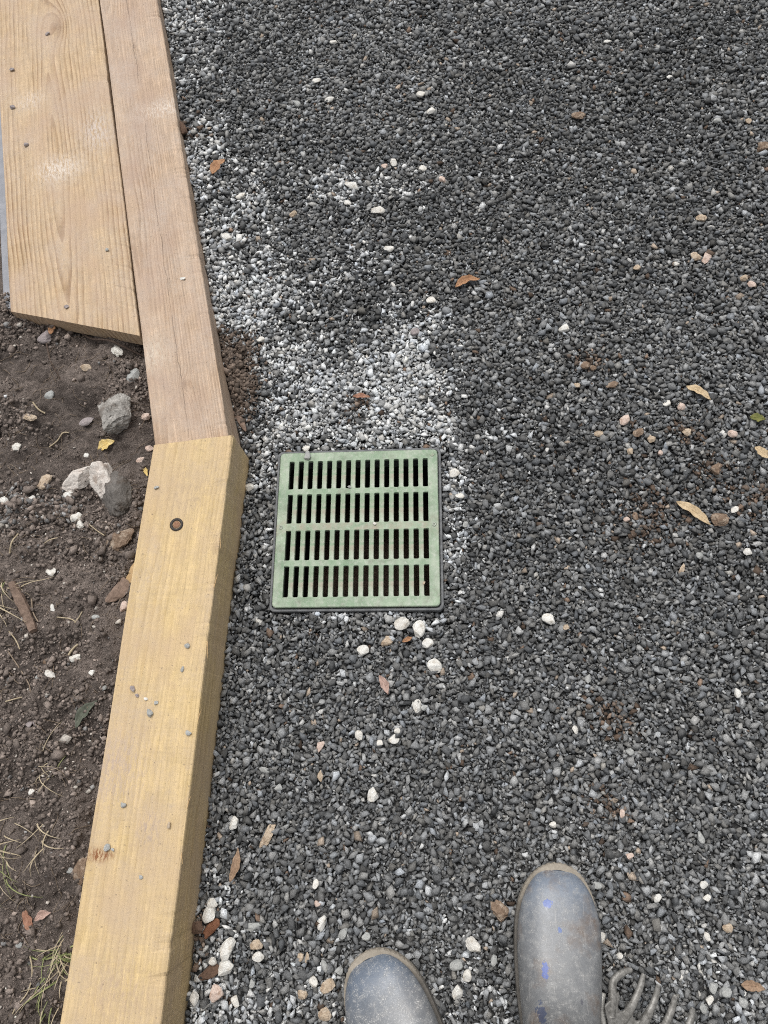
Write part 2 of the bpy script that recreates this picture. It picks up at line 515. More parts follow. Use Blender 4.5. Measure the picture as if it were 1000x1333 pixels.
M['timber'] = mat_wood('yellow_treated_timber', (0.67, 0.5, 0.262), (0.54, 0.385, 0.18), (0.5, 0.395, 0.29), pith=(-0.09, -0.09), slope=0.006,
                       freq=150, knots=((*on_timber(282, 712), 0.007, 0.015),), grime=0.75, blotch=(0.53, 0.39, 0.25), stain=(0.47, 0.34, 0.22), seed=12.1, fibre=0.42,
                       marks=((*on_timber(128, 1113), 0.022, 0.009, (0.24, 0.1, 0.04), 1.3), (*on_timber(195, 1080), 0.02, 0.03, (0.42, 0.33, 0.27), 0.6), (*on_timber(150, 1000), 0.06, 0.07, (0.46, 0.36, 0.29), 0.6),
                              (*on_timber(240, 640), 0.07, 0.06, (0.48, 0.36, 0.23), 0.6), (*on_timber(150, 1290), 0.06, 0.05, (0.45, 0.33, 0.23), 0.5)))
M['greyboard'] = mat_plain('blue_grey_weathered_board', (0.25, 0.26, 0.285), (0.36, 0.365, 0.39), 40, 0.8, 0.4)
M['bark'] = mat_plain('dark_bark', (0.075, 0.045, 0.03), (0.16, 0.1, 0.07), 220, 0.85, 0.9, bdist=0.002)
M['redbark'] = mat_plain('red_brown_bark', (0.12, 0.05, 0.026), (0.22, 0.1, 0.055), 220, 0.8, 0.8, bdist=0.002)
M['woodchip'] = mat_plain('split_wood_chip', (0.42, 0.27, 0.13), (0.56, 0.4, 0.22), 150, 0.8, 0.6)
M['stick'] = mat_plain('weathered_stick', (0.15, 0.105, 0.08), (0.28, 0.2, 0.155), 130, 0.85, 0.8, bdist=0.002)
M['root'] = mat_plain('thin_root', (0.06, 0.042, 0.034), (0.13, 0.095, 0.075), 200, 0.9)
M['straw'] = mat_plain('dry_straw', (0.36, 0.29, 0.19), (0.52, 0.44, 0.31), 200, 0.8)
M['fibre'] = mat_plain('rootlet', (0.17, 0.125, 0.09), (0.34, 0.27, 0.2), 60, 0.9)
M['grass'] = mat_leaf('green_grass', (0.14, 0.18, 0.06), (0.32, 0.32, 0.15))
M['leaf_orange'] = mat_leaf('orange_brown_leaf', (0.3, 0.15, 0.075), (0.43, 0.25, 0.14))
M['leaf_tan'] = mat_leaf('tan_dry_leaf', (0.46, 0.34, 0.2), (0.58, 0.46, 0.3))
M['leaf_brown'] = mat_leaf('brown_dry_leaf', (0.24, 0.155, 0.1), (0.38, 0.265, 0.18))
M['leaf_pink'] = mat_leaf('pinkish_dry_leaf', (0.36, 0.235, 0.19), (0.48, 0.35, 0.3))
M['leaf_red'] = mat_leaf('red_brown_leaf', (0.27, 0.125, 0.08), (0.38, 0.215, 0.145))
M['leaf_green'] = mat_leaf('olive_green_leaf', (0.1, 0.12, 0.03), (0.2, 0.19, 0.06))
M['leaf_greygreen'] = mat_leaf('grey_green_leaf', (0.07, 0.08, 0.06), (0.14, 0.15, 0.115))
M['leaf_yellow'] = mat_leaf('yellow_dry_leaf', (0.6, 0.42, 0.13), (0.7, 0.56, 0.27))
M['boot_r'] = mat_boot('blue_spotted_boot_rubber', ((-0.019, -0.047, 0.0062, 0.006, (0.015, 0.08, 0.4)), (-0.003, -0.079, 0.003, 0.003, (0.03, 0.1, 0.35)),
                                                    (-0.024, -0.128, 0.0055, 0.011, (0.015, 0.08, 0.4)), (-0.032, -0.175, 0.006, 0.01, (0.045, 0.065, 0.13)), (0.022, -0.158, 0.002, 0.003, (0.07, 0.07, 0.09))),
                       0.4, (0.17, 0.205, 0.26), 0.9)
M['boot_l'] = mat_boot('dusty_boot_rubber', ((0.012, -0.15, 0.004, 0.004, (0.07, 0.09, 0.2)),), 0.85, (0.12, 0.155, 0.21), 0.12)
def mat_sole():
    k = N('beige_toe_and_grey_sole_rubber')
    o = k.obj()
    s = k.n('ShaderNodeSeparateXYZ'); k.l(o, s.inputs[0])
    n = k.noise(o, 90, 4, 0.7)
    tan = k.mix(k.ramp(n, [(0.3, 0.0), (0.7, 1.0)]), (0.26, 0.225, 0.18), (0.42, 0.375, 0.31))
    grey = k.mix(k.ramp(n, [(0.3, 0.0), (0.7, 1.0)]), (0.1, 0.092, 0.082), (0.19, 0.175, 0.155))
    c = k.mix(k.ramp(k.math('ADD', s.outputs[1], 0.15), [(0.08, 0.0), (0.115, 1.0)]), grey, tan)
    k.color(c); k.rough(0.8); k.bump(n, 0.4, 0.001)
    return k.m


M['boot_sole'] = mat_sole()
M['boot_dark'] = mat_plain('boot_lining', (0.03, 0.03, 0.03), (0.05, 0.05, 0.05), 90, 0.9)
M['rake'] = mat_plain('grey_cast_tool_metal', (0.11, 0.105, 0.095), (0.32, 0.31, 0.29), 170, 0.42, 0.7, metal=0.25)
M['rake_edge'] = mat_plain('worn_bright_tool_metal', (0.42, 0.41, 0.38), (0.54, 0.53, 0.5), 160, 0.5, 0.3, metal=0.25)
M['handle'] = mat_plain('tool_handle_wood', (0.3, 0.2, 0.11), (0.42, 0.3, 0.18), 60, 0.7)

# ------------------------------------------------------------------ layout of the place (metres; origin = centre of the drain grate)
# ground: one sheet to the horizon with the drain's shaft cut out
G, h0 = 60.0, 0.157
gz = -0.05
gv = [(-G, -G, gz), (G, -G, gz), (G, G, gz), (-G, G, gz), (-h0, -h0, gz), (h0, -h0, gz), (h0, h0, gz), (-h0, h0, gz)]
ground = mesh_obj('ground', gv, [(0, 1, 5, 4), (1, 2, 6, 5), (2, 3, 7, 6), (3, 0, 4, 7)], M['ground'])
tag(ground, kind='structure')


# ------------------------------------------------------------------ soil bed left of the timbers
def soil_h(x, y):
    x = np.asarray(x, float); y = np.asarray(y, float)
    base = 0.040 + 0.02 * np.clip((y - 0.15) / 0.3, 0, 1) * np.clip((-0.45 - x) / 0.25, -0.6, 1)
    base = base - 0.012 * np.exp(-((x - (edge_x(y) - 0.16)) / 0.03) ** 2)
    z = base + 0.03 * fbm(x, y, 4.5, 3, 3) + 0.018 * fbm(x, y, 20, 3, 9) + 0.013 * fbm(x, y, 55, 3, 21, 0.66)
    return z


sx0, sx1, sy0, sy1, st = -1.35, -0.27, -1.35, 1.5, 0.0046
xs = np.arange(sx0, sx1, st); ys = np.arange(sy0, sy1, st)
XX, YY = np.meshgrid(xs, ys, indexing='ij')
ZZ = soil_h(XX, YY) + 0.0042 * vnoise(XX * 210, YY * 210, 5)
lim = edge_x(YY) - 0.03
keep = XX < lim
ZZ = np.where((YY > 0.46) & (XX > -0.36 - 0.23 * (YY - 0.0) - 0.33), np.minimum(ZZ, 0.03), ZZ)
idx = np.arange(XX.size).reshape(XX.shape)
q = keep[:-1, :-1] & keep[1:, :-1] & keep[:-1, 1:] & keep[1:, 1:]
# far behind the wide board coarse ground is enough: drop what the boards cover
cover = (YY > 0.52) & (XX > -0.62 - 0.23 * (YY - 0.45))
q &= ~cover[:-1, :-1]
a, b, c, d = idx[:-1, :-1][q], idx[1:, :-1][q], idx[1:, 1:][q], idx[:-1, 1:][q]
Tt = np.concatenate([np.stack([a, b, c], 1), np.stack([a, c, d], 1)])
used, inv = np.unique(Tt, return_inverse=True)
Vv = np.stack([XX.ravel(), YY.ravel(), ZZ.ravel()], 1)[used]
soil = big_mesh('soil', Vv, inv.reshape(-1, 3), M['soil'])
soil.data.polygons.foreach_set('use_smooth', np.ones(len(soil.data.polygons), bool))
tag(soil, kind='structure')


# ------------------------------------------------------------------ stone templates (convex crushed chips)
def chip_template(npts, seed, blocky=False):
    """sharp crushed chip: hull of a few points; blocky ones start from a skewed block"""
    r = np.random.default_rng(seed)
    if blocky:
        p = np.array([(x, y, z) for x in (-1, 1) for y in (-1, 1) for z in (-1, 1)], float) * 0.72
        p += r.uniform(-0.42, 0.42, p.shape)
        p[:, 0] += p[:, 1] * r.uniform(-0.45, 0.45)
        p = p[r.permutation(8)[:npts]]
    else:
        p = r.normal(size=(40, 3)); p /= np.linalg.norm(p, axis=1)[:, None]
        keep_ = [p[0]]
        for v in p[1:]:                          # well spread points
            if min(np.linalg.norm(v - q) for q in keep_) > 0.8 and len(keep_) < npts: keep_.append(v)
        p = np.array(keep_) * r.uniform(0.85, 1.2, (len(keep_), 1))
    p = (p - (p.max(0) + p.min(0)) / 2) / ((p.max(0) - p.min(0)) / 2)
    bm = bmesh.new()
    for v in p: bm.verts.new(v)
    bmesh.ops.convex_hull(bm, input=bm.verts[:])
    bmesh.ops.delete(bm, geom=[v for v in bm.verts if not v.link_faces], context='VERTS')
    bmesh.ops.triangulate(bm, faces=bm.faces[:])
    bm.verts.index_update()
    V = np.array([v.co[:] for v in bm.verts]); F = np.array([[v.index for v in f.verts] for f in bm.faces])
    bm.free()
    return V, F


TEMPL = [chip_template(6 + (i % 3), 100 + i, i % 5 > 1) for i in range(90)]
TEMPL_LO = [chip_template(7, 300 + i, i % 2 > 0) for i in range(30)]


def rot_mats(yaw, tilt_a, tilt):
    """rotation: tilt about a horizontal axis (direction tilt_a), after yaw"""
    cy, sy = np.cos(yaw), np.sin(yaw)
    Rz = np.zeros((len(yaw), 3, 3)); Rz[:, 0, 0] = cy; Rz[:, 0, 1] = -sy; Rz[:, 1, 0] = sy; Rz[:, 1, 1] = cy; Rz[:, 2, 2] = 1
    ax, ay = np.cos(tilt_a), np.sin(tilt_a)
    ct, stt = np.cos(tilt), np.sin(tilt)
    Rt = np.zeros_like(Rz)
    Rt[:, 0, 0] = ct + ax * ax * (1 - ct); Rt[:, 0, 1] = ax * ay * (1 - ct); Rt[:, 0, 2] = ay * stt
    Rt[:, 1, 0] = ax * ay * (1 - ct); Rt[:, 1, 1] = ct + ay * ay * (1 - ct); Rt[:, 1, 2] = -ax * stt
    Rt[:, 2, 0] = -ay * stt; Rt[:, 2, 1] = ax * stt; Rt[:, 2, 2] = ct
    return Rt @ Rz


def build_chips(name, pos, axes, R, cols, templ, mat):
    tid = rng.integers(0, len(templ), len(pos))
    VV, TT, CC, off = [], [], [], 0
    for t, (V, F) in enumerate(templ):
        s = np.nonzero(tid == t)[0]
        if not len(s): continue
        P = V[None] * axes[s][:, None, :]
        P = np.einsum('nij,nvj->nvi', R[s], P) + pos[s][:, None, :]
        nv = len(V)
        VV.append(P.reshape(-1, 3))
        TT.append((F[None] + (np.arange(len(s)) * nv)[:, None, None]).reshape(-1, 3) + off)
        CC.append(np.repeat(cols[s], len(F), axis=0))
        off += nv * len(s)
    return big_mesh(name, np.concatenate(VV), np.concatenate(TT), mat, np.concatenate(CC))


# ------------------------------------------------------------------ gravel: chips dropped one by one on a height map
GX0, GX1, GY0, GY1, CELL = -0.75, 1.75, -1.45, 2.05, 0.0025
nx, ny = int((GX1 - GX0) / CELL), int((GY1 - GY0) / CELL)
gx = GX0 + (np.arange(nx) + 0.5) * CELL
gy = GY0 + (np.arange(ny) + 0.5) * CELL
HX, HY = np.meshgrid(gx, gy, indexing='ij')
H = -0.019 + 0.014 * fbm(HX, HY, 3.2, 3, 41) + 0.006 * fbm(HX, HY, 16, 2, 43)
ring_d = np.maximum(np.abs(HX), np.abs(HY)) - 0.16
bank = np.clip((HY - 0.14) / 0.4, 0, 1); bank = bank * bank * (3 - 2 * bank)
H += 0.058 * bank * np.exp(-np.clip(HX - edge_x(HY), 0, 9) / 0.11)
H += 0.009 * np.exp(-np.clip(HX - edge_x(HY), 0, 9) / 0.045) * (HY < 0.14)
H -= 0.004 * np.exp(-(np.clip(ring_d, 0, 1) / 0.05) ** 2)
H += 0.006 * np.exp(-((HY - 0.19) / 0.035) ** 2) * (np.abs(HX) < 0.2)

H0 = H.copy()
# packed bed under the loose chips
sk = 10
bx, by = gx[::sk], gy[::sk]
BX, BY = np.meshgrid(bx, by, indexing='ij')
BZ = H0[::sk, ::sk] - 0.003
bi = np.arange(BX.size).reshape(BX.shape)
hole = (np.abs(BX) < 0.18) & (np.abs(BY) < 0.18)
left = BX < edge_x(BY) - 0.05
bq_ = ~(hole | left)
bq_ = bq_[:-1, :-1] & bq_[1:, :-1] & bq_[:-1, 1:] & bq_[1:, 1:]
a, b, c, d = bi[:-1, :-1][bq_], bi[1:, :-1][bq_], bi[1:, 1:][bq_], bi[:-1, 1:][bq_]
bed = big_mesh('gravel_bed', np.stack([BX.ravel(), BY.ravel(), BZ.ravel()], 1), np.concatenate([np.stack([a, b, c], 1), np.stack([a, c, d], 1)]), M['ground'])
tag(bed, kind='structure')

# where dry pale chips lie instead of the dark ones: (pixel, radius x, radius y in metres, strength)
PALE = [((235, 40), .07, .12, .75), ((240, 120), .04, .10, .5), ((262, 230), .05, .12, .85), ((285, 330), .075, .10, .95), ((310, 420), .07, .08, .9),
        ((345, 390), .07, .07, .75), ((380, 470), .09, .07, .8), ((440, 500), .11, .06, .95), ((530, 490), .065, .09, 1.0), ((555, 420), .05, .05, .75),
        ((480, 560), .14, .035, .95), ((345, 560), .03, .05, .7), ((400, 540), .07, .05, .9), ((590, 620), .022, .07, .85), ((592, 720), .022, .06, .6),
        ((345, 600), .022, .04, .7), ((350, 700), .012, .05, .35), ((460, 240), .14, .05, .35), ((330, 250), .09, .07, .4), ((500, 800), .1, .012, .55), ((600, 790), .06, .03, .3),
        ((270, 1240), .035, .10, .38), ((300, 1310), .07, .06, .28), ((410, 1290), .06, .05, .32), ((600, 1290), .05, .06, .28), ((930, 1300), .06, .05, .25),
        ((450, 340), .1, .06, .25), ((560, 560), .05, .03, .8)]


def pale_prob(x, y):
    p = np.zeros_like(x)
    for (pp, rx, ry, s) in PALE:
        w = at(*pp)
        p = 1 - (1 - p) * (1 - s * np.exp(-(((x - w[0]) / rx) ** 2 + ((y - w[1]) / ry) ** 2) * 0.8))
    p = 1.02 * p + 0.7 * fbm(x, y, 19, 4, 77, 0.65) * (p > 0.12) * np.minimum(1, 4 * p * (1 - p) + .2)
    return np.clip(p, 0, 0.97)


# soil spilt among the chips: (pixel, radius in metres)
DIRT = [((300, 478), .05), ((303, 470), .05), ((298, 500), .05), ((308, 520), .045), ((312, 535), .03), ((300, 510), .045), ((325, 500), .025), ((322, 455), .03), ((285, 455), .03), ((466, 521), .022), ((845, 670), .05), ((770, 470), .035), ((800, 930), .035), ((795, 1050), .03),
        ((990, 640), .04), ((935, 605), .03), ((248, 190), .02), ((262, 1205), .03), ((900, 560), .03)]


def dirt_prob(x, y):
    p = np.zeros_like(x)
    for (pp, r) in DIRT:
        w = at(*pp)
        p = np.maximum(p, np.exp(-(((x - w[0]) ** 2 + (y - w[1]) ** 2) / r ** 2)))
    return np.clip(p + 0.8 * fbm(x, y, 20, 3, 99) * (p > 0.1), 0, 1)


def in_view(x, y):
    d = np.stack([x - CAM_LOC[0], y - CAM_LOC[1], np.full_like(x, -CAM_LOC[2])], 1) @ CAM_M
    u = 500 + FPX * d[:, 0] / d[:, 2]; v = 666.5 - FPX * d[:, 1] / d[:, 2]
    return (u > -60) & (u < 1090) & (v > -70) & (v < 1400) & (d[:, 2] > 0)


def ok_gravel(x, y, m):
    e = edge_x(y) + 0.002
    inside = x > e
    grate = (np.abs(x) < 0.1565 + m + 0.0015 * np.sin(y * 97)) & (y > -0.157 - m) & (y < 0.155 + m + 0.004 * np.sin(x * 31))
    return inside & ~grate


def sample(n, lo, hi, sig, mean, view=True):
    out = []
    tot = 0
    while tot < n:
        x = rng.uniform(GX0 + .03, GX1 - .03, 60000); y = rng.uniform(GY0 + .03, GY1 - .03, 60000)
        iv = in_view(x, y)
        s = ok_gravel(x, y, 0.003) & (iv if view else ~iv)
        out.append(np.stack([x[s], y[s]], 1)); tot += s.sum()
    xy = np.concatenate(out)[:n]
    L = np.clip(rng.lognormal(math.log(mean), sig, n), lo, hi)
    return xy, L


area_probe = rng.uniform(size=(200000, 2)) * (GX1 - GX0, GY1 - GY0) + (GX0, GY0)
pv = in_view(area_probe[:, 0], area_probe[:, 1]); pk = ok_gravel(area_probe[:, 0], area_probe[:, 1], 0)
A_view = (pv & pk).mean() * (GX1 - GX0) * (GY1 - GY0)
A_out = (~pv & pk).mean() * (GX1 - GX0) * (GY1 - GY0)
NV, NO = int(A_view * 52000), int(A_out * 9000)


def drop(n, lo, hi, sig, mean, view, cand=4):
    """candidates first, then each chip takes the lowest of its candidate spots"""
    xy, L = sample(n * cand, lo, hi, sig, mean, view)
    xy = xy.reshape(n, cand, 2); L = L[:n]
    a = L * 0.5
    bb = a * rng.uniform(0.42, 0.9, n); cc = np.minimum(bb, a * rng.uniform(0.32, 0.62, n))
    yaw = rng.uniform(0, 2 * np.pi, n)
    P = np.zeros((n, 3))
    I = ((xy[..., 0] - GX0) / CELL).astype(int); J = ((xy[..., 1] - GY0) / CELL).astype(int)
    rr = (np.sqrt(a * bb) / CELL)
    for k in range(n):
        hs_ = H[I[k], J[k]] - H0[I[k], J[k]]
        j = int(hs_.argmin())
        i0, j0 = I[k, j], J[k, j]
        r = int(rr[k]) + 1
        win = H[i0 - r:i0 + r + 1, j0 - r:j0 + r + 1]
        D = DISC[r]
        e = D * (CELL / (rr[k] * CELL)) ** 2
        inside = e < 1
        hv = win[inside]
        z = 0.55 * hv.mean() + 0.45 * hv.max() + cc[k] * 0.42
        top = z + cc[k] * 0.95 * np.sqrt(np.clip(1 - e, 0, 1))
        np.maximum(win, np.where(inside, top, -1), out=win)
        P[k] = (xy[k, j, 0], xy[k, j, 1], z)
    R = rot_mats(yaw, rng.uniform(0, 2 * np.pi, n), np.abs(rng.normal(0, 0.30, n)))
    return P, np.stack([a, bb, cc], 1), R


DISC = {}
for r in range(1, 12):
    ii = np.arange(-r, r + 1)
    DISC[r] = (ii[:, None] ** 2 + ii[None, :] ** 2).astype(float)


def chip_colours(P, L):
    n = len(P)
    pp = pale_prob(P[:, 0], P[:, 1]); dp = dirt_prob(P[:, 0], P[:, 1])
    u = rng.uniform(size=n)
    v = np.clip(rng.lognormal(math.log(0.16), 0.38, n), 0.055, 0.36)          # dark basalt
    v = v * (1 + 0.38 * fbm(P[:, 0], P[:, 1], 2.6, 4, 131))                    # dustier and cleaner stretches
    mid = rng.uniform(size=n) < np.where(L < 0.006, 0.17, 0.13)
    v = np.where(mid, rng.uniform(0.2, 0.42, n), v)
    lite = rng.uniform(size=n) < np.where(L < 0.0065, 0.035, 0.018)
    v = np.where(lite, rng.uniform(0.4, 0.62, n), v)
    pal = u < pp
    v = np.where(pal, np.clip(rng.lognormal(math.log(0.50), 0.36, n), 0.18, 0.8), v)
    col = np.stack([v * 0.985, v * 1.0, v * 1.0], 1)
    gtint = rng.normal(0, 0.025, (n, 1))
    col = col * (1 + np.concatenate([gtint, gtint * 0.2, -gtint], 1))
    br = rng.uniform(size=n) < (0.008 + 0.3 * dp)
    bc = np.array([0.12, 0.085, 0.063])[None] * rng.lognormal(0, 0.45, (n, 1))
    col = np.where(br[:, None], bc, col)
    tn = rng.uniform(size=n) < 0.006
    col = np.where(tn[:, None], np.array([0.42, 0.345, 0.275])[None] * rng.uniform(.6, 1.2, (n, 1)), col)
    return np.clip(col, 0.015, 0.8)


P1, A1, R1 = drop(NV, 0.0026, 0.018, 0.46, 0.0071, True)
gravel = build_chips('gravel', P1, A1, R1, chip_colours(P1, A1[:, 0] * 2), TEMPL, M['gravel'])
tag(gravel, 'dark crushed stone gravel with a dusty pale patch around the drain', 'gravel', kind='stuff')
P2, A2, R2 = drop(NO, 0.005, 0.018, 0.3, 0.0105, False, 3)
gravel2 = build_chips('gravel', P2, A2, R2, chip_colours(P2, A2[:, 0] * 2), TEMPL_LO, M['gravel'])
tag(gravel2, 'dark crushed stone gravel going on around the part near the drain', 'gravel', kind='stuff')


def gravel_z(x, y, r=0.006):
    i, j = int((x - GX0) / CELL), int((y - GY0) / CELL)
    k = max(1, int(r / CELL))
    w = H[i - k:i + k + 1, j - k:j + k + 1]
    return float(np.percentile(w, 60))


# spilt soil crumbs on the gravel, and crumbs, grit and stones of the soil bed
def scatter_crumbs(name, xy, zf, size, cols, mat, sink=0.3):
    n = len(xy)
    a = size * 0.5
    ax = np.stack([a, a * rng.uniform(.6, .95, n), a * rng.uniform(.5, .8, n)], 1)
    P = np.stack([xy[:, 0], xy[:, 1], zf + a * (0.6 - sink)], 1)
    R = rot_mats(rng.uniform(0, 6.28, n), rng.uniform(0, 6.28, n), np.abs(rng.normal(0, .5, n)))
    return build_chips(name, P, ax, R, cols, TEMPL_LO, mat)


pts = []
for (pp, r) in DIRT:
    w = at(*pp)
    n = int((420 if pp[0] < 330 and pp[1] < 560 else 90) * (r / .05) ** 2)
    pts.append(rng.normal(0, r * 0.5, (n, 2)) + w[:2])
pts = np.concatenate(pts)
pts = pts[ok_gravel(pts[:, 0], pts[:, 1], 0.004)]
zz = np.array([gravel_z(x, y, .004) for x, y in pts])
sz = np.clip(rng.lognormal(math.log(.0045), .5, len(pts)), .0018, .016)
cc_ = np.array([0.14, 0.108, 0.086])[None] * rng.lognormal(0, .35, (len(pts), 1))
spill = scatter_crumbs('spilt_soil', pts, zz, sz, cc_, M['gravel'])
tag(spill, 'brown soil crumbs spilt among the gravel chips', 'soil', kind='stuff')

nc = 70000
xy = np.stack([rng.uniform(-1.0, -0.30, nc), rng.uniform(-1.0, 0.52, nc)], 1)
e = edge_x(xy[:, 1]) - np.where(xy[:, 1] < 0.137, 0.138, 0.135)
xy = xy[xy[:, 0] < e]
gp = np.exp(-((xy - at(35, 665, .04)[:2]) ** 2).sum(1) / .06 ** 2) + .5 * np.exp(-((xy - at(90, 660, .04)[:2]) ** 2).sum(1) / .05 ** 2) + .25 * np.exp(-((xy - at(60, 430, .05)[:2]) ** 2).sum(1) / .05 ** 2)
dens = 0.5 + 1.3 * fbm(xy[:, 0], xy[:, 1], 9, 3, 55) + .45 * gp
s = rng.uniform(size=len(xy)) < dens
xy, gp = xy[s], gp[s]
n = len(xy)
sz = np.clip(rng.lognormal(math.log(.0039), .55, n), .0017, .011) * (1 + .35 * (gp > .4)) * np.where(rng.uniform(size=n) < .035, rng.uniform(1.4, 2.4, n), 1)
base = np.array([0.19, 0.156, 0.135])[None] * rng.lognormal(0, .32, (n, 1))
grey = np.array([0.2, 0.195, 0.19])[None] * rng.lognormal(0, .4, (n, 1))
pal = np.array([0.5, 0.46, 0.41])[None] * rng.lognormal(0, .25, (n, 1))
u = rng.uniform(size=n)
cols = np.where((u < 0.02 + .35 * gp)[:, None], grey, base)
cols = np.where((u > 0.98)[:, None], pal, cols)
crumbs = scatter_crumbs('soil_crumbs', xy, soil_h(xy[:, 0], xy[:, 1]), sz, np.clip(cols, .02, .75), M['gravel'])
tag(crumbs, 'loose soil crumbs and grit on the dark soil', 'soil', kind='stuff')


# ------------------------------------------------------------------ timbers
def timber(name, length, width, height, mat, rough_right=0.0, end_skew=0.0, seed=0, parent=None, seg=0.006, bev=0.0035):
    """sawn timber: local Y = length from 0, X = 0 centre, top at z = 0; edges nicked, faces slightly uneven"""
    w, h = width / 2, height
    prof = []
    for (cx, cz, a0) in ((w - bev, -bev, 0), (-w + bev, -bev, 90), (-w + bev, -h + bev, 180), (w - bev, -h + bev, 270)):
        for a in (0, 45, 90):
            an = math.radians(a0 + a)
            prof.append((cx + bev * math.cos(an), cz + bev * math.sin(an)))
    # extra points on the top and right faces
    top = [(w * f, 0.0) for f in (0.6, 0.2, -0.2, -0.6)]
    prof = prof[:3] + top + prof[3:]
    npf = len(prof)
    ns = max(2, int(abs(length) / seg))
    V, F = [], []
    for i in range(ns + 1):
        t = i / ns
        y = t * length
        for j, (px, pz) in enumerate(prof):
            x, z = px, pz
            nz = float(fbm(y, j * 3.1 + seed, 7, 3, seed)) * 0.0016
            x += float(fbm(y, 1.7 + seed, 3, 2, seed + 5)) * 0.0025
            z += nz
            if px > w * 0.9 and pz > -h * 0.5:
                k = float(fbm(y, 9.3, 75, 3, seed + 8, .65))
                x -= rough_right * max(0.0, k - 0.16) * 12.0 * (1 if pz > -bev * 1.2 else 0.35)
                z -= rough_right * max(0.0, k - 0.16) * 12.0 * (1 if pz > -bev * 1.2 else 0)
            if px > w * 0.9 and pz <= -h * 0.5:
                x += 0.004 * float(fbm(y, 2.2, 12, 3, seed + 3))
            yy = y + end_skew * x * (1 - t)
            V.append((x, yy, z))
    for i in range(ns):
        for j in range(npf):
            k = (j + 1) % npf
            F.append((i * npf + j, i * npf + k, (i + 1) * npf + k, (i + 1) * npf + j))
    F.append(tuple(range(npf - 1, -1, -1)) if length > 0 else tuple(range(npf)))
    F.append(tuple(ns * npf + j for j in range(npf)))
    o = mesh_obj(name, V, F, mat, parent)
    bm = bmesh.new(); bm.from_mesh(o.data)
    bmesh.ops.recalc_face_normals(bm, faces=bm.faces[:]); bm.to_mesh(o.data); bm.free()
    return o


def place_on_edge(o, A, B, width, top):
    """right edge runs A -> B (A = near end of local Y)"""
    d = (B - A) / np.linalg.norm(B - A)
    rz = math.atan2(-d[0], d[1])
    nrm = np.array((d[1], -d[0]))       # right-hand side
    c = A - nrm * width / 2
    o.location = (c[0], c[1], top); o.rotation_euler = (0, 0, rz)


# yellow timber: near end is out of the picture; local Y runs from its far cut end towards the viewer's feet
yt = empty('landscape_timber')
tag(yt, 'yellow treated square timber with a bolt head, beside the drain grate', 'timber')
ybody = timber('timber_body', -1.45, TIW, 0.15, M['timber'], rough_right=0.00035, end_skew=0.14, seed=4)
ybody.parent = yt
ddir = (TIM_A - TIM_B) / np.linalg.norm(TIM_A - TIM_B)
nrm = np.array((ddir[1], -ddir[0]))
cpos = TIM_A - nrm * TIW / 2
yt.location = (cpos[0], cpos[1], T_TOP)
yt.rotation_euler = (0, 0, math.atan2(-ddir[0], ddir[1]))
bpy.context.view_layer.update()


def lathe(profile, n=24):
    V, F = [], []
    for (r, z) in profile:
        for i in range(n):
            a = 2 * math.pi * i / n
            V.append((r * math.cos(a), r * math.sin(a), z))
    for k in range(len(profile) - 1):
        for i in range(n):
            j = (i + 1) % n
            F.append((k * n + i, k * n + j, (k + 1) * n + j, (k + 1) * n + i))
    return V, F


def local(o, p):
    return o.matrix_world.inverted() @ Vector(tuple(map(float, p)))


bl = local(yt, at(230, 683, T_TOP))
V, F = lathe([(0.0122, -0.001), (0.012, 0.0016), (0.0105, 0.0026), (0.0082, 0.0022), (0.007, 0.0004), (0.0065, -0.001)])
bolt = mesh_obj('bolt_head', V, F, M['boltring'], yt, smooth=True)
bolt['label'] = 'dark round bolt head with rusty centre'
bolt.location = (bl.x, bl.y, 0.0)
V, F = lathe([(0.0068, 0.0), (0.006, 0.0012), (0.003, 0.0017), (0.0002, 0.0015)])
core = mesh_obj('bolt_core', V, F, M['rust'], bolt, smooth=True)

pl = timber('plank', 2.6, 0.140, 0.12, M['plank'], rough_right=0.0004, seed=21)
place_on_edge(pl, PL_A - 0.03 * (PL_B - PL_A) / np.linalg.norm(PL_B - PL_A), PL_B, 0.140, P_TOP)
tag(pl, 'long narrow weathered plank butting against the yellow timber, next to the gravel', 'plank')

# wide board: right edge touches the narrow plank's left edge
wb = timber('wide_board', 2.2, WBW, 0.038, M['board'], rough_right=0.0003, end_skew=WSKEW, seed=33)
wb.location = (W_ORG[0], W_ORG[1], P_TOP); wb.rotation_euler = (0, 0, math.atan2(-pd[0], pd[1]))
tag(wb, 'wide pine board with a knot and angled front end, left of the narrow plank', 'board')

gb = timber('grey_board', 1.8, 0.14, 0.05, M['greyboard'], seed=51, end_skew=0.0)
p0 = at(52, 417, P_TOP - 0.03)[:2]
GA = p0 + pd * 0.0
place_on_edge(gb, GA, GA + pd, 0.14, P_TOP - 0.03)
gsh = -pn * 0.0
# its left edge peeks out from under the wide board
gl = at(4, 400, P_TOP - 0.03)[:2]
ctr = gl + pn * 0.07
gb.location.x, gb.location.y = ctr[0] - pd[0] * 0.006, ctr[1] - pd[1] * 0.006
tag(gb, 'blue grey weathered board peeking out from under the wide pine board', 'board')

# ------------------------------------------------------------------ drain grate
dr = empty('drain_grate', (0, 0, 0))
tag(dr, 'square green plastic drain grate with rows of slots, set in the gravel', 'drain')
GT = 0.002
TH = 0.008


def rrect(hw, hh, r, n=6):
    out = []
    for (sx, sy, a0) in ((1, 1, 0), (-1, 1, 90), (-1, -1, 180), (1, -1, 270)):
        for i in range(n + 1):
            a = math.radians(a0 + 90 * i / n)
            out.append((sx * (hw - r) + r * math.cos(a), sy * (hh - r) + r * math.sin(a)))
    return out


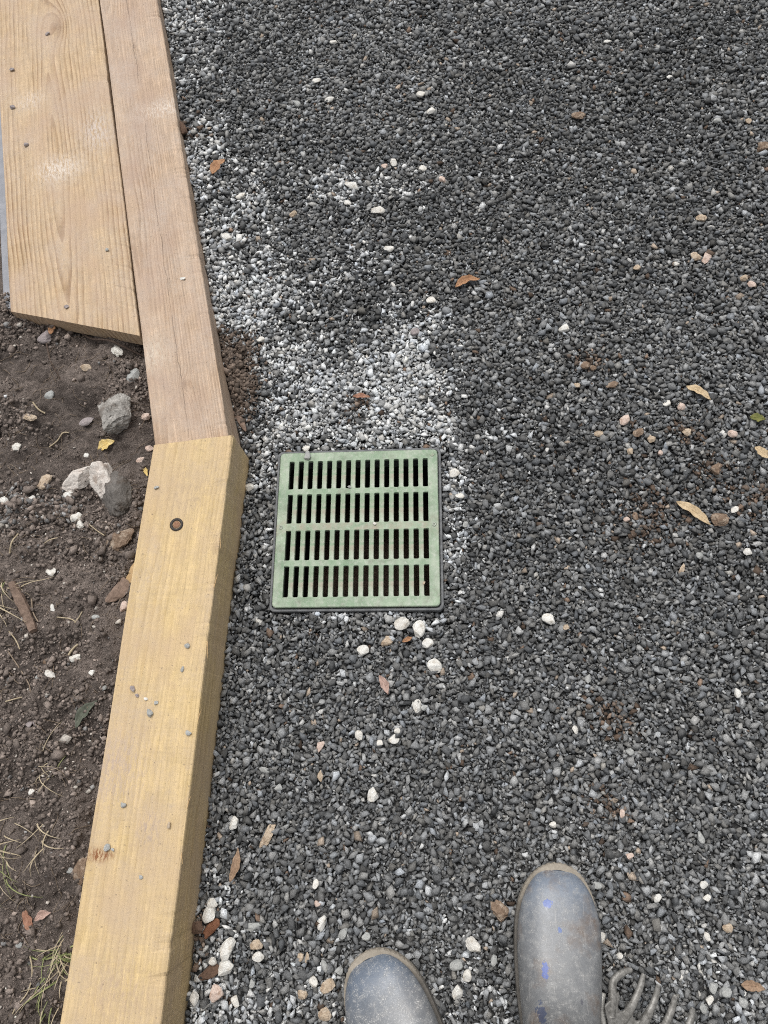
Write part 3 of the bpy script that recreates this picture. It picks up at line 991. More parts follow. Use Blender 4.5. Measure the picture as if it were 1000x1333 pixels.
def prism(name, poly, z0, z1, mat, parent, bev=0.0008):
    """upright prism with a small chamfer on its top edge"""
    n = len(poly)
    P = np.array(poly)
    # inward offset by vertex normals
    nx_ = np.roll(P, -1, 0) - np.roll(P, 1, 0)
    nn = np.stack([nx_[:, 1], -nx_[:, 0]], 1); nn /= np.linalg.norm(nn, axis=1)[:, None] + 1e-12
    area = 0.5 * np.sum(P[:, 0] * np.roll(P[:, 1], -1) - np.roll(P[:, 0], -1) * P[:, 1])
    if area < 0: nn = -nn
    Q = P - nn * bev
    V = [(x, y, z0) for x, y in P] + [(x, y, z1 - bev) for x, y in P] + [(x, y, z1) for x, y in Q]
    F = []
    for i in range(n):
        j = (i + 1) % n
        F.append((i, j, n + j, n + i)); F.append((n + i, n + j, 2 * n + j, 2 * n + i))
    F.append(tuple(range(2 * n, 3 * n))); F.append(tuple(range(n - 1, -1, -1)))
    o = mesh_obj(name, V, F, mat, parent)
    return o


ROWS = [(0.0765, 0.1345), (0.0075, 0.0660), (-0.0645, -0.0065), (-0.1340, -0.0755)]
PITCH, SW = 0.01843, 0.0097
XE = 7 * PITCH + SW / 2              # outer slot edge
# border: four sides, with the slot field left open (bars fill it)
outer = rrect(0.1525, 0.1525, 0.008)
yo_t, yo_b = ROWS[0][1], ROWS[3][0]
nO = len(outer)
inner = []
for (sx, sy) in ((1, 1), (-1, 1), (-1, -1), (1, -1)):
    for i in range(7):
        inner.append((sx * XE, yo_t if sy > 0 else yo_b))
V = []
bv = 0.0012
P = np.array(outer)
for (x, y) in outer: V.append((x, y, GT - TH))
for (x, y) in outer: V.append((x, y, GT - bv))
for (x, y) in outer: V.append((x * (1 - bv / .1525), y * (1 - bv / .1525), GT))
ci = [(XE, yo_t), (-XE, yo_t), (-XE, yo_b), (XE, yo_b)]
for (x, y) in ci: V.append((x, y, GT))
for (x, y) in ci: V.append((x, y, GT - TH))
F = []
for i in range(nO):
    j = (i + 1) % nO
    F.append((i, j, nO + j, nO + i)); F.append((nO + i, nO + j, 2 * nO + j, 2 * nO + i))
b0 = 3 * nO
for s_ in range(4):
    for i in range(6):
        a = s_ * 7 + i
        F.append((2 * nO + a, 2 * nO + a + 1, b0 + s_))
    a = s_ * 7 + 6; bq = (a + 1) % nO
    F.append((2 * nO + a, 2 * nO + bq, b0 + (s_ + 1) % 4, b0 + s_))
    F.append((b0 + s_, b0 + (s_ + 1) % 4, b0 + 4 + (s_ + 1) % 4, b0 + 4 + s_))
border = mesh_obj('grate_border', V, F, M['grate'], dr)
# cross bars between the rows
for k in range(3):
    y1, y0 = ROWS[k][0], ROWS[k + 1][1]
    zt = GT
    V = [(-XE, y0, zt - TH), (XE, y0, zt - TH), (XE, y1, zt - TH), (-XE, y1, zt - TH), (-XE, y0, zt), (XE, y0, zt), (XE, y1, zt), (-XE, y1, zt)]
    mesh_obj('cross_bar', V, [(0, 3, 2, 1), (4, 5, 6, 7), (0, 1, 5, 4), (2, 3, 7, 6)], M['grate'], dr)


# slats: one between each two slots, widening into the bars with small fillets
def slat_mesh(name, hl, hw, left=True, right=True):
    r = 0.0026
    prof = []
    n = 4
    def edge(sx):
        e_ = []
        for i in range(n + 1):                       # lower fillet, going up
            a = math.radians(90 * i / n)
            e_.append((sx * (hw + r - r * math.sin(a)) if False else sx * (hw + r * (1 - math.sin(a))), -hl + r * (1 - math.cos(a))))
        up = [(x, -y) for x, y in reversed(e_)]
        return e_ + up
    R_ = edge(1) if right else [(hw, -hl), (hw, hl)]
    L_ = edge(-1) if left else [(-hw, -hl), (-hw, hl)]
    poly = R_ + list(reversed(L_))
    m = len(poly)
    bvs = 0.0007
    V = [(x, y, GT - TH) for x, y in poly] + [(x, y, GT - bvs) for x, y in poly]
    ins = []
    for (x, y) in poly:
        ins.append((x - math.copysign(bvs, x) if abs(y) < hl - 1e-6 else x, y, GT))
    V += ins
    F = []
    for i in range(m):
        j = (i + 1) % m
        if abs(poly[i][1]) > hl - 1e-6 and abs(poly[j][1]) > hl - 1e-6: continue
        F.append((i, j, m + j, m + i)); F.append((m + i, m + j, 2 * m + j, 2 * m + i))
    F.append(tuple(range(2 * m, 3 * m)))
    me = bpy.data.meshes.new(name)
    me.from_pydata(V, [], F); me.update()
    me.materials.append(M['grate'])
    return me


hwS = (PITCH - SW) / 2
for (y0, y1) in ROWS:
    me = slat_mesh('slat', (y1 - y0) / 2, hwS)
    for i in range(14):
        o = bpy.data.objects.new('slat', me)
        o.location = (-6.5 * PITCH + i * PITCH, (y0 + y1) / 2, 0)
        link(o, dr)
for (x, y) in ((-0.144, 0.0005), (0.1443, 0.001)):
    V, F = lathe([(0.0042, GT - 0.001), (0.0041, GT + 0.0009), (0.0034, GT + 0.0013), (0.0017, GT + 0.0011), (0.0013, GT + 0.0002), (0.0001, GT + 0.0001)], 16)
    s_ = mesh_obj('screw', V, F, M['screw'], dr, smooth=True); s_.location = (x, y, 0)
V, F = lathe([(0.0046, GT - 0.0005), (0.0044, GT + 0.0009), (0.0036, GT + 0.0011), (0.0001, GT + 0.0011)], 18)
s_ = mesh_obj('corner_boss', V, F, M['grate'], dr, smooth=True); s_.location = (0.1423, 0.1425, 0)

# rim of the basin under the grate (dark lip) and the basin itself
def tube_rect(name, levels, mat, parent, close=False, flip=False):
    V, F = [], []
    n = None
    for (hw, r, z) in levels:
        p = rrect(hw, hw, r, 5); n = len(p)
        V += [(x, y, z) for x, y in p]
    for k in range(len(levels) - 1):
        for i in range(n):
            j = (i + 1) % n
            f = (k * n + i, k * n + j, (k + 1) * n + j, (k + 1) * n + i)
            F.append(f[::-1] if flip else f)
    if close: F.append(tuple((len(levels) - 1) * n + i for i in range(n)))
    return mesh_obj(name, V, F, mat, parent)


tube_rect('basin_rim', [(0.1590, 0.010, -0.06), (0.1590, 0.010, -0.0055), (0.1582, 0.009, -0.0042), (0.1550, 0.008, -0.0042), (0.1542, 0.008, -0.0052), (0.1542, 0.008, -0.013), (0.1440, 0.006, -0.0135), (0.1440, 0.006, -0.06)], M['rim'], dr)
tube_rect('basin_wall', [(0.1440, 0.006, -0.0605), (0.1400, 0.006, -0.34)], M['basin'], dr, flip=True)
n_ = 14
V, F = [], []
for i in range(n_ + 1):
    for j in range(n_ + 1):
        x, y = -0.142 + 0.284 * i / n_, -0.142 + 0.284 * j / n_
        V.append((x, y, -0.30 + 0.05 * float(fbm(x, y, 14, 3, 3)) + 0.02))
for i in range(n_):
    for j in range(n_):
        a = i * (n_ + 1) + j
        F.append((a, a + n_ + 1, a + n_ + 2, a + 1))
mesh_obj('silt', V, F, M['silt'], dr, smooth=True)


# ------------------------------------------------------------------ stones that stand out
def stone_mesh(name, L, W, Hh, mat, sub=3, cuts=8, seed=0, rough=0.05, deep=0.66, pit=0.0):
    r = np.random.default_rng(seed)
    bm = bmesh.new()
    bmesh.ops.create_icosphere(bm, subdivisions=sub, radius=1.0)
    P = np.array([v.co[:] for v in bm.verts])
    for _ in range(cuts):
        nv = r.normal(size=3); nv /= np.linalg.norm(nv)
        dd = r.uniform(deep - 0.12, deep + 0.14)
        t = P @ nv - dd
        P -= np.clip(t, 0, None)[:, None] * nv[None] * 0.92
    s_ = r.uniform(0, 50)
    nz = fbm(P[:, 0] * 1.0 + s_ + P[:, 2] * .7, P[:, 1] + s_ - P[:, 2] * .6, 2.2, 3, seed % 97)
    P *= (1 + rough * 2 * nz)[:, None]
    if sub >= 4:
        P *= (1 + rough * 0.8 * fbm(P[:, 0] * 1.1 + P[:, 2], P[:, 1] * 1.1 - P[:, 2] + s_, 7.0, 3, (seed + 11) % 89))[:, None]
    if pit:
        nz2 = fbm(P[:, 0] + P[:, 2], P[:, 1] - P[:, 2], 6.5, 2, (seed + 3) % 97)
        P *= (1 - pit * np.clip(nz2 - 0.05, 0, 1))[:, None]
    ext = (P.max(0) - P.min(0)) / 2
    P = (P - (P.max(0) + P.min(0)) / 2) / ext * np.array((L / 2, W / 2, Hh / 2))
    for v, p in zip(bm.verts, P): v.co = p
    me = bpy.data.meshes.new(name)
    bm.to_mesh(me); bm.free()
    me.materials.append(mat)
    return me


def surf_z(x, y, where):
    if where == 'gravel': return gravel_z(x, y, 0.005)
    if where == 'soil': return float(soil_h(x, y))
    return where


sid = [500]


def stone(px, py, L, W, ang, mkey, label, where='gravel', cat='pebble', group=None, hf=0.62, name='pebble', sink=0.22, sub=3, **kw):
    zg = {'gravel': 0.004, 'soil': 0.045}.get(where, where if not isinstance(where, str) else 0)
    w = at(px, py, zg)
    s = mpp(px, py, zg)
    sid[0] += 1
    Hh = W * s * hf
    me = stone_mesh(name, L * s, W * s, Hh, M[mkey], seed=sid[0], sub=sub, **kw)
    o = bpy.data.objects.new(name, me)
    z = surf_z(w[0], w[1], where)
    o.location = (w[0], w[1], z + Hh * (0.5 - sink))
    o.rotation_euler = (random.uniform(-.12, .12), random.uniform(-.12, .12), math.radians(ang))
    link(o)
    tag(o, label, cat, group)
    return o


GP = 'pebbles lying on the gravel'
PEBBLES = [
    # just below the grate
    (472, 845, 16, 14, 20, 'bright', 'white pebble leftmost of the scatter just below the green grate'),
    (503, 834, 18, 14, 60, 'tan', 'tan grey pebble between two white ones just below the green grate'),
    (523, 810, 21, 18, 10, 'white', 'rough white pebble touching the lower edge of the green grate'),
    (545, 817, 25, 18, 80, 'bright', 'largest bright white pebble below the lower right of the grate'),
    (557, 836, 16, 14, 0, 'bright', 'small round white pebble directly below the largest white one under the grate'),
    (566, 866, 21, 18, 140, 'bright', 'lowest bright white pebble of the scatter under the grate'),
    (543, 918, 19, 13, 110, 'bright', 'upright oval white pebble with a small grey one at its side, below the leaf'),
    (552, 921, 9, 8, 0, 'pale', 'small grey pebble touching the right side of an oval white pebble'),
    (513, 963, 15, 12, 40, 'bright', 'white pebble with a pointed side, straight below the pinkish leaf'),
    (517, 951, 9, 8, 0, 'white', 'tiny pale pebble just above the pointed white pebble'),
    (467, 957, 14, 11, 120, 'white', 'cream white knobbly pebble left of the pointed white pebble'),
    (494, 967, 9, 8, 0, 'white', 'tiny whitish pebble between the knobbly and the pointed white pebble'),
    (485, 1035, 19, 15, 80, 'bright', 'lone round white pebble in dark gravel midway between grate and left boot'),
    (303, 1072, 18, 11, 75, 'bright', 'upright white pebble near the yellow timber, above the brown leaf'),
    (362, 1025, 11, 9, 0, 'pale', 'pale grey pebble above the tan elongated stone'),
    (347, 1089, 35, 12, 65, 'tan', 'long tan grey stone sliver lying slanted above the brown curled leaf'),
    (415, 972, 17, 10, 70, 'pink', 'pinkish white slim pebble in the dark gravel below the left half of the grate'),
    (416, 1010, 15, 8, 80, 'tan', 'small slim tan pebble below the pinkish slim one'),
    (342, 1002, 16, 7, -15, 'pale', 'thin light grey stone lying level near the yellow timber'),
    (716, 804, 20, 14, -30, 'bright', 'wedge shaped white pebble alone on the gravel right of the grate'),
    (738, 815, 10, 8, 0, 'tan', 'small dull tan pebble right of the wedge shaped white pebble'),
    # lower left corner
    (276, 1176, 14, 13, 0, 'white', 'white stone perched above another by the yellow timber near the bottom'),
    (272, 1191, 24, 17, 70, 'bright', 'bright white stone directly above the red brown bark chip'),
    (295, 1236, 32, 17, 62, 'bright', 'long bright white stone slanting between the two bark chips'),
    (293, 1260, 24, 18, 20, 'bright', 'faceted white stone right of the lower bark chip'),
    (276, 1252, 11, 10, 0, 'white', 'small white stone above the lower bark chip'),
    (279, 1294, 20, 19, 40, 'pink', 'pinkish angular stone below the lower bark chip'),
    (332, 1232, 17, 14, 30, 'tan', 'tan rough stone above a small white one, left of the left boot'),
    (335, 1247, 16, 13, 25, 'bright', 'white oval stone just below the tan rough one'),
    (252, 1301, 17, 12, 80, 'white', 'cream stone against the yellow timber at the bottom'),
    (417, 1203, 21, 12, 75, 'bright', 'upright white rectangular stone above the left boot'),
    (446, 1217, 17, 11, 50, 'pale', 'pale triangular stone just above the left boot toe'),
    (476, 1221, 12, 11, 0, 'pale', 'pale round stone touching the tip of the left boot'),
    (328, 1208, 24, 10, 5, 'pale', 'long light grey stone lying level right of the red brown bark chip'),
    (440, 1266, 12, 11, 0, 'pale', 'round speckled grey stone at the left side of the left boot'),
    (425, 1286, 22, 15, 30, 'tan', 'cream and tan conglomerate stone left of the left boot'),
    (406, 1281, 15, 12, 140, 'white', 'whitish rough stone left of the cream conglomerate'),
    (392, 1298, 14, 13, 0, 'tan', 'tan nubby stone below the whitish rough one'),
    (421, 1324, 18, 16, 10, 'tan', 'brownish tan stone at the bottom edge left of the left boot'),
    (389, 1249, 11, 9, 80, 'tan', 'small cream tan stone left of a thin yellowish sliver'),
    (398, 1250, 14, 5, 80, 'tan', 'thin yellowish stone sliver above the whitish rough stone'),
    (411, 1151, 12, 9, 70, 'white', 'small cream pebble above the small pink one, left of the boots'),
    (413, 1177, 9, 8, 0, 'pink', 'small pink pebble above the white rectangular stone'),
    (305, 1306, 14, 10, 120, 'white', 'cream stone lowest in the left corner beside the timber'),
    (422, 1259, 16, 9, 115, 'pale', 'pale grey slim stone above the cream conglomerate'),
    (326, 1282, 14, 7, 80, 'pale', 'upright pale grey slim stone in the bottom left gravel'),
    # between and beside the boots
    (652, 1187, 28, 23, 110, 'brown', 'rough brown stone at the left side of the right boot toe'),
    (617, 1234, 24, 18, 150, 'white', 'large pitted white stone between the two boots'),
    (609, 1274, 16, 13, 60, 'white', 'cream knobbly stone below the pitted white one between the boots'),
    (596, 1296, 19, 15, 80, 'bright', 'bright white blocky stone beside the left boot'),
    (594, 1260, 18, 13, 20, 'pale', 'light grey stone left of the cream knobbly one between the boots'),
    (644, 1255, 16, 9, 70, 'pale', 'slim pale stone close to the left side of the right boot'),
    (781, 1155, 12, 10, 0, 'pale', 'grey oval pebble at the right of the right boot toe'),
    (787, 1224, 14, 9, 80, 'white', 'cream stone half hidden by the right edge of the right boot'),
    (860, 1172, 13, 9, 40, 'bright', 'small white wedge pebble right of the right boot toe'),
    (921, 1154, 12, 11, 0, 'bright', 'upper of two small white pebbles above the garden fork'),
    (924, 1171, 12, 9, 20, 'white', 'lower of two small white pebbles above the garden fork'),
    (952, 1211, 15, 12, 0, 'tan', 'tan flat pebble above right of the garden fork'),
    (926, 1223, 12, 9, 130, 'white', 'pale chip left below the tan flat pebble'),
    (822, 1116, 11, 10, 0, 'pink', 'pinkish round pebble to the upper right of the right boot'),
    (810, 1248, 9, 9, 0, 'white', 'tiny cream pebble between the right boot and the fork tines'),
    (933, 1290, 15, 11, 70, 'pale', 'pale grey pebble right of the outer fork tine'),
    (951, 1296, 14, 13, 0, 'pale', 'round grey pebble left of the brown leaf at the bottom right'),
    (929, 1306, 13, 10, 60, 'white', 'whitish pebble touching the outermost visible fork tine'),
    (972, 1309, 12, 12, 0, 'pale', 'pale blocky pebble below the brown leaf at the bottom right'),
    (921, 1318, 14, 10, 120, 'pale', 'pale pebble at the bottom edge right of the fork'),
    # right side
    (915, 279, 16, 12, 0, 'tan', 'tan pebble above the pair of pinkish stones on the right'),
    (908, 329, 16, 13, 150, 'tan', 'left tan stone of a touching pair on the right'),
    (923, 331, 19, 11, 65, 'pink', 'right pinkish stone of a touching pair on the right'),
    (884, 337, 8, 7, 0, 'white', 'tiny pale pebble left of the touching pair of stones'),
    (831, 344, 10, 9, 0, 'tan', 'small brownish pebble well left of the touching pair'),
    (972, 356, 13, 10, 40, 'tan', 'left tan stone of a cluster near the right edge'),
    (983, 363, 12, 11, 20, 'pink', 'right pinkish stone of a cluster near the right edge'),
    (735, 425, 14, 11, 30, 'bright', 'bright white wedge pebble right of the small orange leaf'),
    (762, 473, 15, 12, 0, 'brown', 'brown rounded stone with a smaller one at its right'),
    (774, 475, 10, 9, 0, 'brown', 'small reddish brown stone right of the brown rounded one'),
    (798, 499, 20, 10, 25, 'brown', 'flat brown stone left of the long tan leaf'),
    (752, 498, 10, 7, 0, 'tan', 'small tan chip below the brown rounded stone'),
    (815, 544, 18, 12, 40, 'pink', 'pale pink oval pebble on the right half of the gravel'),
    (833, 560, 18, 12, 35, 'brown', 'olive brown stone right below the pale pink oval pebble'),
    (850, 568, 12, 12, 0, 'tan', 'round tan pebble right of the olive brown stone'),
    (898, 558, 14, 12, 0, 'tan', 'tan crumbly pebble left of another on the right side'),
    (956, 562, 13, 12, 0, 'pink', 'round pinkish pebble near the right edge by the green leaf'),
    (781, 562, 14, 11, 0, 'tan', 'cream tan pebble left of the olive brown stone'),
    (890, 525, 11, 11, 0, 'pink', 'round pale pebble just left below the upper tan leaf'),
    (871, 521, 12, 8, 30, 'white', 'white chip left of the round pale pebble'),
    (822, 585, 9, 9, 0, 'tan', 'small tan pebble below the olive brown stone'),
    (864, 584, 8, 8, 0, 'pink', 'tiny pink pebble below the round tan one'),
    (941, 673, 25, 20, 0, 'brown', 'big brown crumbly stone at the end of the lower tan leaf'),
    (935, 607, 17, 14, 60, 'brown', 'dark brown crumbly stone above the big brown one'),
    (978, 715, 12, 11, 0, 'bright', 'white round pebble below right of the big brown stone'),
    (960, 660, 14, 9, 30, 'white', 'white double chip right above the big brown stone'),
    (915, 720, 10, 9, 90, 'pale', 'pale triangular chip below the lower tan leaf'),
    (831, 667, 13, 8, 100, 'brown', 'brown pebble in the soil stain left of the lower tan leaf'),
    (819, 672, 9, 8, 0, 'pink', 'pale pinkish pebble left of the brown one in the soil stain'),
    (892, 738, 18, 7, 65, 'tan', 'slim tan stone below the lower tan leaf'),
    (967, 901, 13, 9, 80, 'bright', 'white pebble near the right edge, level with the leaf below the grate'),
    (768, 882, 13, 9, 60, 'pale', 'pale slim pebble on the gravel above the dark soil streak'),
    (750, 950, 12, 8, 100, 'white', 'whitish wedge pebble left of the dark soil streak'),
    (822, 979, 12, 10, 20, 'pale', 'pale grey pebble right of the dark soil streak'),
    (812, 1060, 12, 7, 80, 'pink', 'salmon pink pebble above the right boot'),
    (722, 1075, 11, 9, 0, 'white', 'cream pebble straight above the right boot toe'),
    (916, 1091, 16, 10, 100, 'pale', 'pale grey slim pebble right above the pair of white pebbles'),
    # top
    (411, 99, 12, 10, 20, 'bright', 'white round pebble highest near the top middle'),
    (428, 124, 14, 9, 10, 'bright', 'white oval pebble just below the highest white one'),
    (386, 130, 11, 8, 130, 'pale', 'pale pebble left of the white oval near the top'),
    (433, 48, 10, 6, 0, 'white', 'small white pebble close to the top edge'),
    (548, 118, 13, 9, 0, 'white', 'cream pebble beside a crumb above the top middle white wedge'),
    (561, 139, 13, 9, 40, 'bright', 'white wedge pebble right of the top middle'),
    (458, 238, 21, 12, -20, 'bright', 'large white almond shaped pebble in the upper middle'),
    (452, 262, 12, 8, 140, 'bright', 'small white pebble just below the almond shaped one'),
    (512, 207, 12, 11, 70, 'white', 'cream round pebble right above the almond shaped one'),
    (500, 212, 9, 8, 0, 'pink', 'small pink pebble left of the cream round one'),
    (550, 212, 11, 10, 0, 'white', 'cream crumbly pebble right of the cream round one'),
    (576, 228, 11, 10, 90, 'pink', 'pinkish tan pebble rightmost in the upper middle group'),
    (381, 275, 12, 11, 90, 'tan', 'tan pebble right of the orange leaf by the plank'),
    (492, 271, 19, 12, 0, 'white', 'flat whitish crumbly stone below the almond shaped pebble'),
    (506, 322, 15, 10, 0, 'bright', 'bright white oval pebble above the orange curled leaf'),
    (299, 317, 14, 11, 150, 'bright', 'white pebble among the pale chips beside the narrow plank'),
    (314, 257, 15, 11, 20, 'white', 'white pebble below the orange leaf beside the narrow plank'),
    (561, 387, 13, 11, 0, 'white', 'cream pebble left below the orange curled leaf'),
    (540, 427, 13, 10, 20, 'mauve', 'mauve grey pebble among the pale chips above the grate'),
    (591, 611, 15, 12, 30, 'white', 'white stone touching the right rim of the grate near its top corner'),
    (599, 642, 13, 8, 0, 'white', 'flat white stone right of the grate rim, below another'),
    (606, 679, 10, 8, 50, 'pale', 'pale chip right of the grate at the height of its screw'),
    (754, 144, 19, 15, 0, 'brown', 'brown round stone alone at the upper right'),
    (996, 187, 18, 17, 0, 'brown', 'smooth brown stone cut off by the right edge near the top'),
    (977, 152, 9, 9, 0, 'tan', 'small tan pebble above the smooth brown stone at the right edge'),
    (793, 46, 11, 6, 0, 'bright', 'small white chip close to the top edge on the right'),
    (875, 90, 9, 7, 0, 'bright', 'white chip in the upper right corner area'),
    (936, 151, 11, 8, 20, 'pale', 'pale chip left of the small tan pebble at upper right'),
    (323, 632, 13, 11, 0, 'white', 'white stone at the foot of the yellow timber near its end'),
    (340, 444, 12, 9, 0, 'white', 'white chip at the soil spill beside the narrow plank'),
]
for p in PEBBLES:
    px, py, L, W, ang, mk, lb = p
    rough_k = dict(rough=0.13, pit=0.25) if mk in ('brown', 'tan') else {}
    stone(px, py, L * 0.97, W * 0.97, ang, mk, lb, group=GP, sink=0.27, sub=4 if L > 17 else 3, **rough_k)

# stones in the soil
GS = 'stones lying in the soil'
SOILST = [
    (49, 552, 18, 11, 8, 'tan', 'flat tan stone lying alone left of the big grey rock'),
    (63, 631, 24, 17, 55, 'tan', 'oval tan stone left of the broken white rock'),
    (27, 586, 13, 11, 10, 'white', 'cream round stone at left above the oval tan one'),
    (112, 479, 14, 10, 0, 'tan', 'cream tan stone above left of the big grey rock'),
    (171, 486, 22, 14, 70, 'pale', 'whitish soiled stone between the big grey rock and the plank end'),
    (151, 455, 20, 13, 120, 'white', 'white pointed stone just below the front end of the wide board'),
    (112, 548, 20, 12, 35, 'mauve', 'grey brown flat stone touching the left of the big grey rock'),
    (182, 534, 12, 10, 0, 'pink', 'pinkish pebble between the big grey rock and the narrow plank'),
    (59, 439, 20, 17, 80, 'mauve', 'grey stone half buried below the front edge of the wide board'),
    (90, 645, 12, 10, 30, 'bright', 'small bright white stone under the broken white rock'),
    (46, 653, 11, 10, 0, 'bright', 'small white stone in the grey grit at left'),
    (13, 656, 14, 9, 140, 'bright', 'white wedge stone at the far left in the grey grit'),
    (102, 675, 16, 13, 30, 'white', 'crumbly whitish lump left of the dark rock'),
    (107, 684, 12, 10, 90, 'white', 'crumbly whitish lump just below another, left of the dark rock'),
    (67, 517, 14, 11, 60, 'pale', 'pale soiled stone in the middle of the upper soil'),
    (187, 577, 13, 9, 0, 'pink', 'pale pinkish stone by the narrow plank near the timber end'),
    (179, 596, 14, 9, 50, 'pink', 'pinkish brown stone beside the far end of the yellow timber'),
    (110, 590, 8, 7, 0, 'bright', 'tiny bright white stone left of the yellow leaf'),
    (67, 880, 17, 11, 145, 'white', 'white stone in the soil left of the middle of the yellow timber'),
    (99, 857, 14, 9, 20, 'white', 'whitish stone right above the white one, left of the yellow timber'),
    (69, 746, 13, 12, 0, 'white', 'cream crumbly stone right of the weathered stick'),
    (160, 789, 15, 10, 80, 'pink', 'pinkish stone pressed against the yellow timber below the bark piece'),
    (120, 876, 9, 7, 60, 'bright', 'small white pebble near the yellow timber, level with the soil stones'),
    (123, 803, 12, 6, 0, 'pale', 'flat pale pebble right of the stick end'),
    (67, 791, 13, 6, 110, 'bright', 'slim white chip right of the weathered stick'),
    (135, 895, 9, 8, 0, 'pale', 'pale pebble against the yellow timber above the grey green leaf'),
    (54, 860, 12, 10, 0, 'brown', 'brown rounded stone left of the whitish ones'),
    (50, 881, 9, 7, 0, 'pale', 'small grey pebble touching the white stone at left'),
    (40, 1031, 8, 8, 0, 'white', 'small whitish pebble among dried blades at lower left'),
    (104, 1134, 36, 17, 80, 'brown', 'reddish clay lump wedged against the lower yellow timber'),
    (91, 1133, 8, 7, 0, 'pale', 'grey pebble left of the clay lump'),
    (20, 1232, 9, 8, 0, 'pale', 'grey pebble in the lower left soil below the red leaf'),
    (155, 700, 40, 26, 50, 'brown', 'reddish brown clod right below the dark rock'),
    (40, 943, 10, 9, 0, 'mauve', 'mauve grey pebble left of the grey green leaf'),
    (49, 942, 10, 9, 0, 'mauve', 'mauve grey pebble second of a touching pair near the leaf'),
]
for p in SOILST:
    px, py, L, W, ang, mk, lb = p
    stone(px, py, L, W, ang, mk, lb, where='soil', group=GS, sink=0.3, sub=4 if L > 17 else 3, cat='stone', name='soil_stone',
          **(dict(rough=0.14, pit=0.2) if mk in ('brown', 'tan', 'white') else {}))

stone(149, 538, 48, 58, -4, 'rock', 'big knobbly grey rock lying on the soil near the narrow plank', where='soil', cat='rock', name='rock', sub=5, cuts=9, rough=0.10, pit=0.35, hf=0.6, sink=0.25, deep=0.66)
stone(150, 643, 44, 64, 12, 'darkrock', 'dark soiled rounded rock next to the broken white rock', where='soil', cat='rock', name='rock', sub=5, cuts=8, rough=0.08, pit=0.15, hf=0.6, sink=0.28)


# broken white rock: two arms meeting in a bent shard
def white_rock():
    w = at(115, 622, 0.05); s_ = mpp(115, 622, 0.05)
    bm = bmesh.new()
    for (px, py, L, W, ang, sd, hz) in ((104, 621, 52, 26, 38, 71, 28), (131, 622, 48, 32, -62, 74, 31)):
        me = stone_mesh('arm', L * s_, W * s_, hz * s_, M['whiterock'], sub=4, cuts=9, seed=sd, rough=0.09, deep=0.52, pit=0.25)
        p = at(px, py, 0.05) - w
        me.transform(Matrix.Translation((p[0], p[1], 0)) @ Matrix.Rotation(math.radians(ang), 4, 'Z'))
        bm.from_mesh(me); bpy.data.meshes.remove(me)
    me = bpy.data.meshes.new('rock'); bm.to_mesh(me); bm.free()
    me.materials.append(M['whiterock'])
    o = bpy.data.objects.new('rock', me)
    o.location = (w[0], w[1], float(soil_h(w[0], w[1])) + 0.006)
    link(o)
    tag(o, 'broken whitish rock shaped like a bent shard, leaning on the dark rock', 'rock')


white_rock()

# grit on the timbers
GT_ = 'grit lying on the boards and timber'
for (px, py, L, W, ang, mk, lb, zt) in [
    (140, 1103, 11, 10, 30, 'pale', 'bluish grey chip beside the rust stain on the yellow timber', T_TOP),
    (147, 1106, 6, 5, 0, 'pale', 'tiny chip touching the bluish grey chip by the rust stain', T_TOP),
    (161, 1048, 10, 8, 0, 'pale', 'grey chip on the yellow timber above the rust stain', T_TOP),
    (246, 954, 10, 8, 0, 'pale', 'grey chip at the right edge of the yellow timber, below its middle', T_TOP),
    (173, 897, 8, 11, 15, 'mauve', 'mauve grey chip uppermost of the short row on the yellow timber', T_TOP),
    (196, 928, 9, 13, 20, 'pale', 'largest grey chip at the end of the short row on the yellow timber', T_TOP),
    (204, 915, 6, 6, 0, 'pale', 'tiny chip above the largest grey chip on the yellow timber', T_TOP),
    (190, 910, 6, 5, 0, 'white', 'tiny cream chip in the middle of the row on the yellow timber', T_TOP),
    (179, 905, 7, 5, 140, 'mauve', 'tiny mauve chip right below the uppermost of the row on the timber', T_TOP),
    (244, 841, 9, 8, 0, 'pale', 'round grey chip near the right edge of the yellow timber', T_TOP),
    (238, 871, 9, 6, 60, 'pale', 'slim grey chip below the round one near the timber edge', T_TOP),
    (204, 635, 8, 6, 0, 'pale', 'pale chip near the far end of the yellow timber', T_TOP),
    (220, 1074, 7, 10, 10, 'tan', 'tan crumb on the right half of the lower yellow timber', T_TOP),
    (184, 1142, 7, 6, 0, 'pale', 'grey crumb lowest on the yellow timber', T_TOP),
    (35, 189, 7, 7, 0, 'mauve', 'grey chip at the left of the wide board', P_TOP),
    (62, 44, 8, 5, 30, 'mauve', 'grey chip beside the big knot of the wide board', P_TOP),
    (87, 400, 8, 6, 20, 'mauve', 'mauve chip near the front end of the wide board', P_TOP),
    (140, 325, 7, 6, 0, 'pale', 'pale chip right of the middle of the wide board', P_TOP),
    (238, 363, 10, 4, -5, 'white', 'pale splinter of stone lying on the narrow plank', P_TOP),
    (17, 140, 8, 6, 0, 'mauve', 'dark grey crumb near the left edge of the wide board', P_TOP),
    (16, 91, 8, 6, 0, 'mauve', 'greyish crumb at the upper left of the wide board', P_TOP),
]:
    stone(px, py, L * 0.82, W * 0.82, ang, mk, lb, where=zt + 0.0005, cat='chip', name='stone_chip', sink=0.08, group=GT_, hf=0.55, deep=0.5, sub=2)


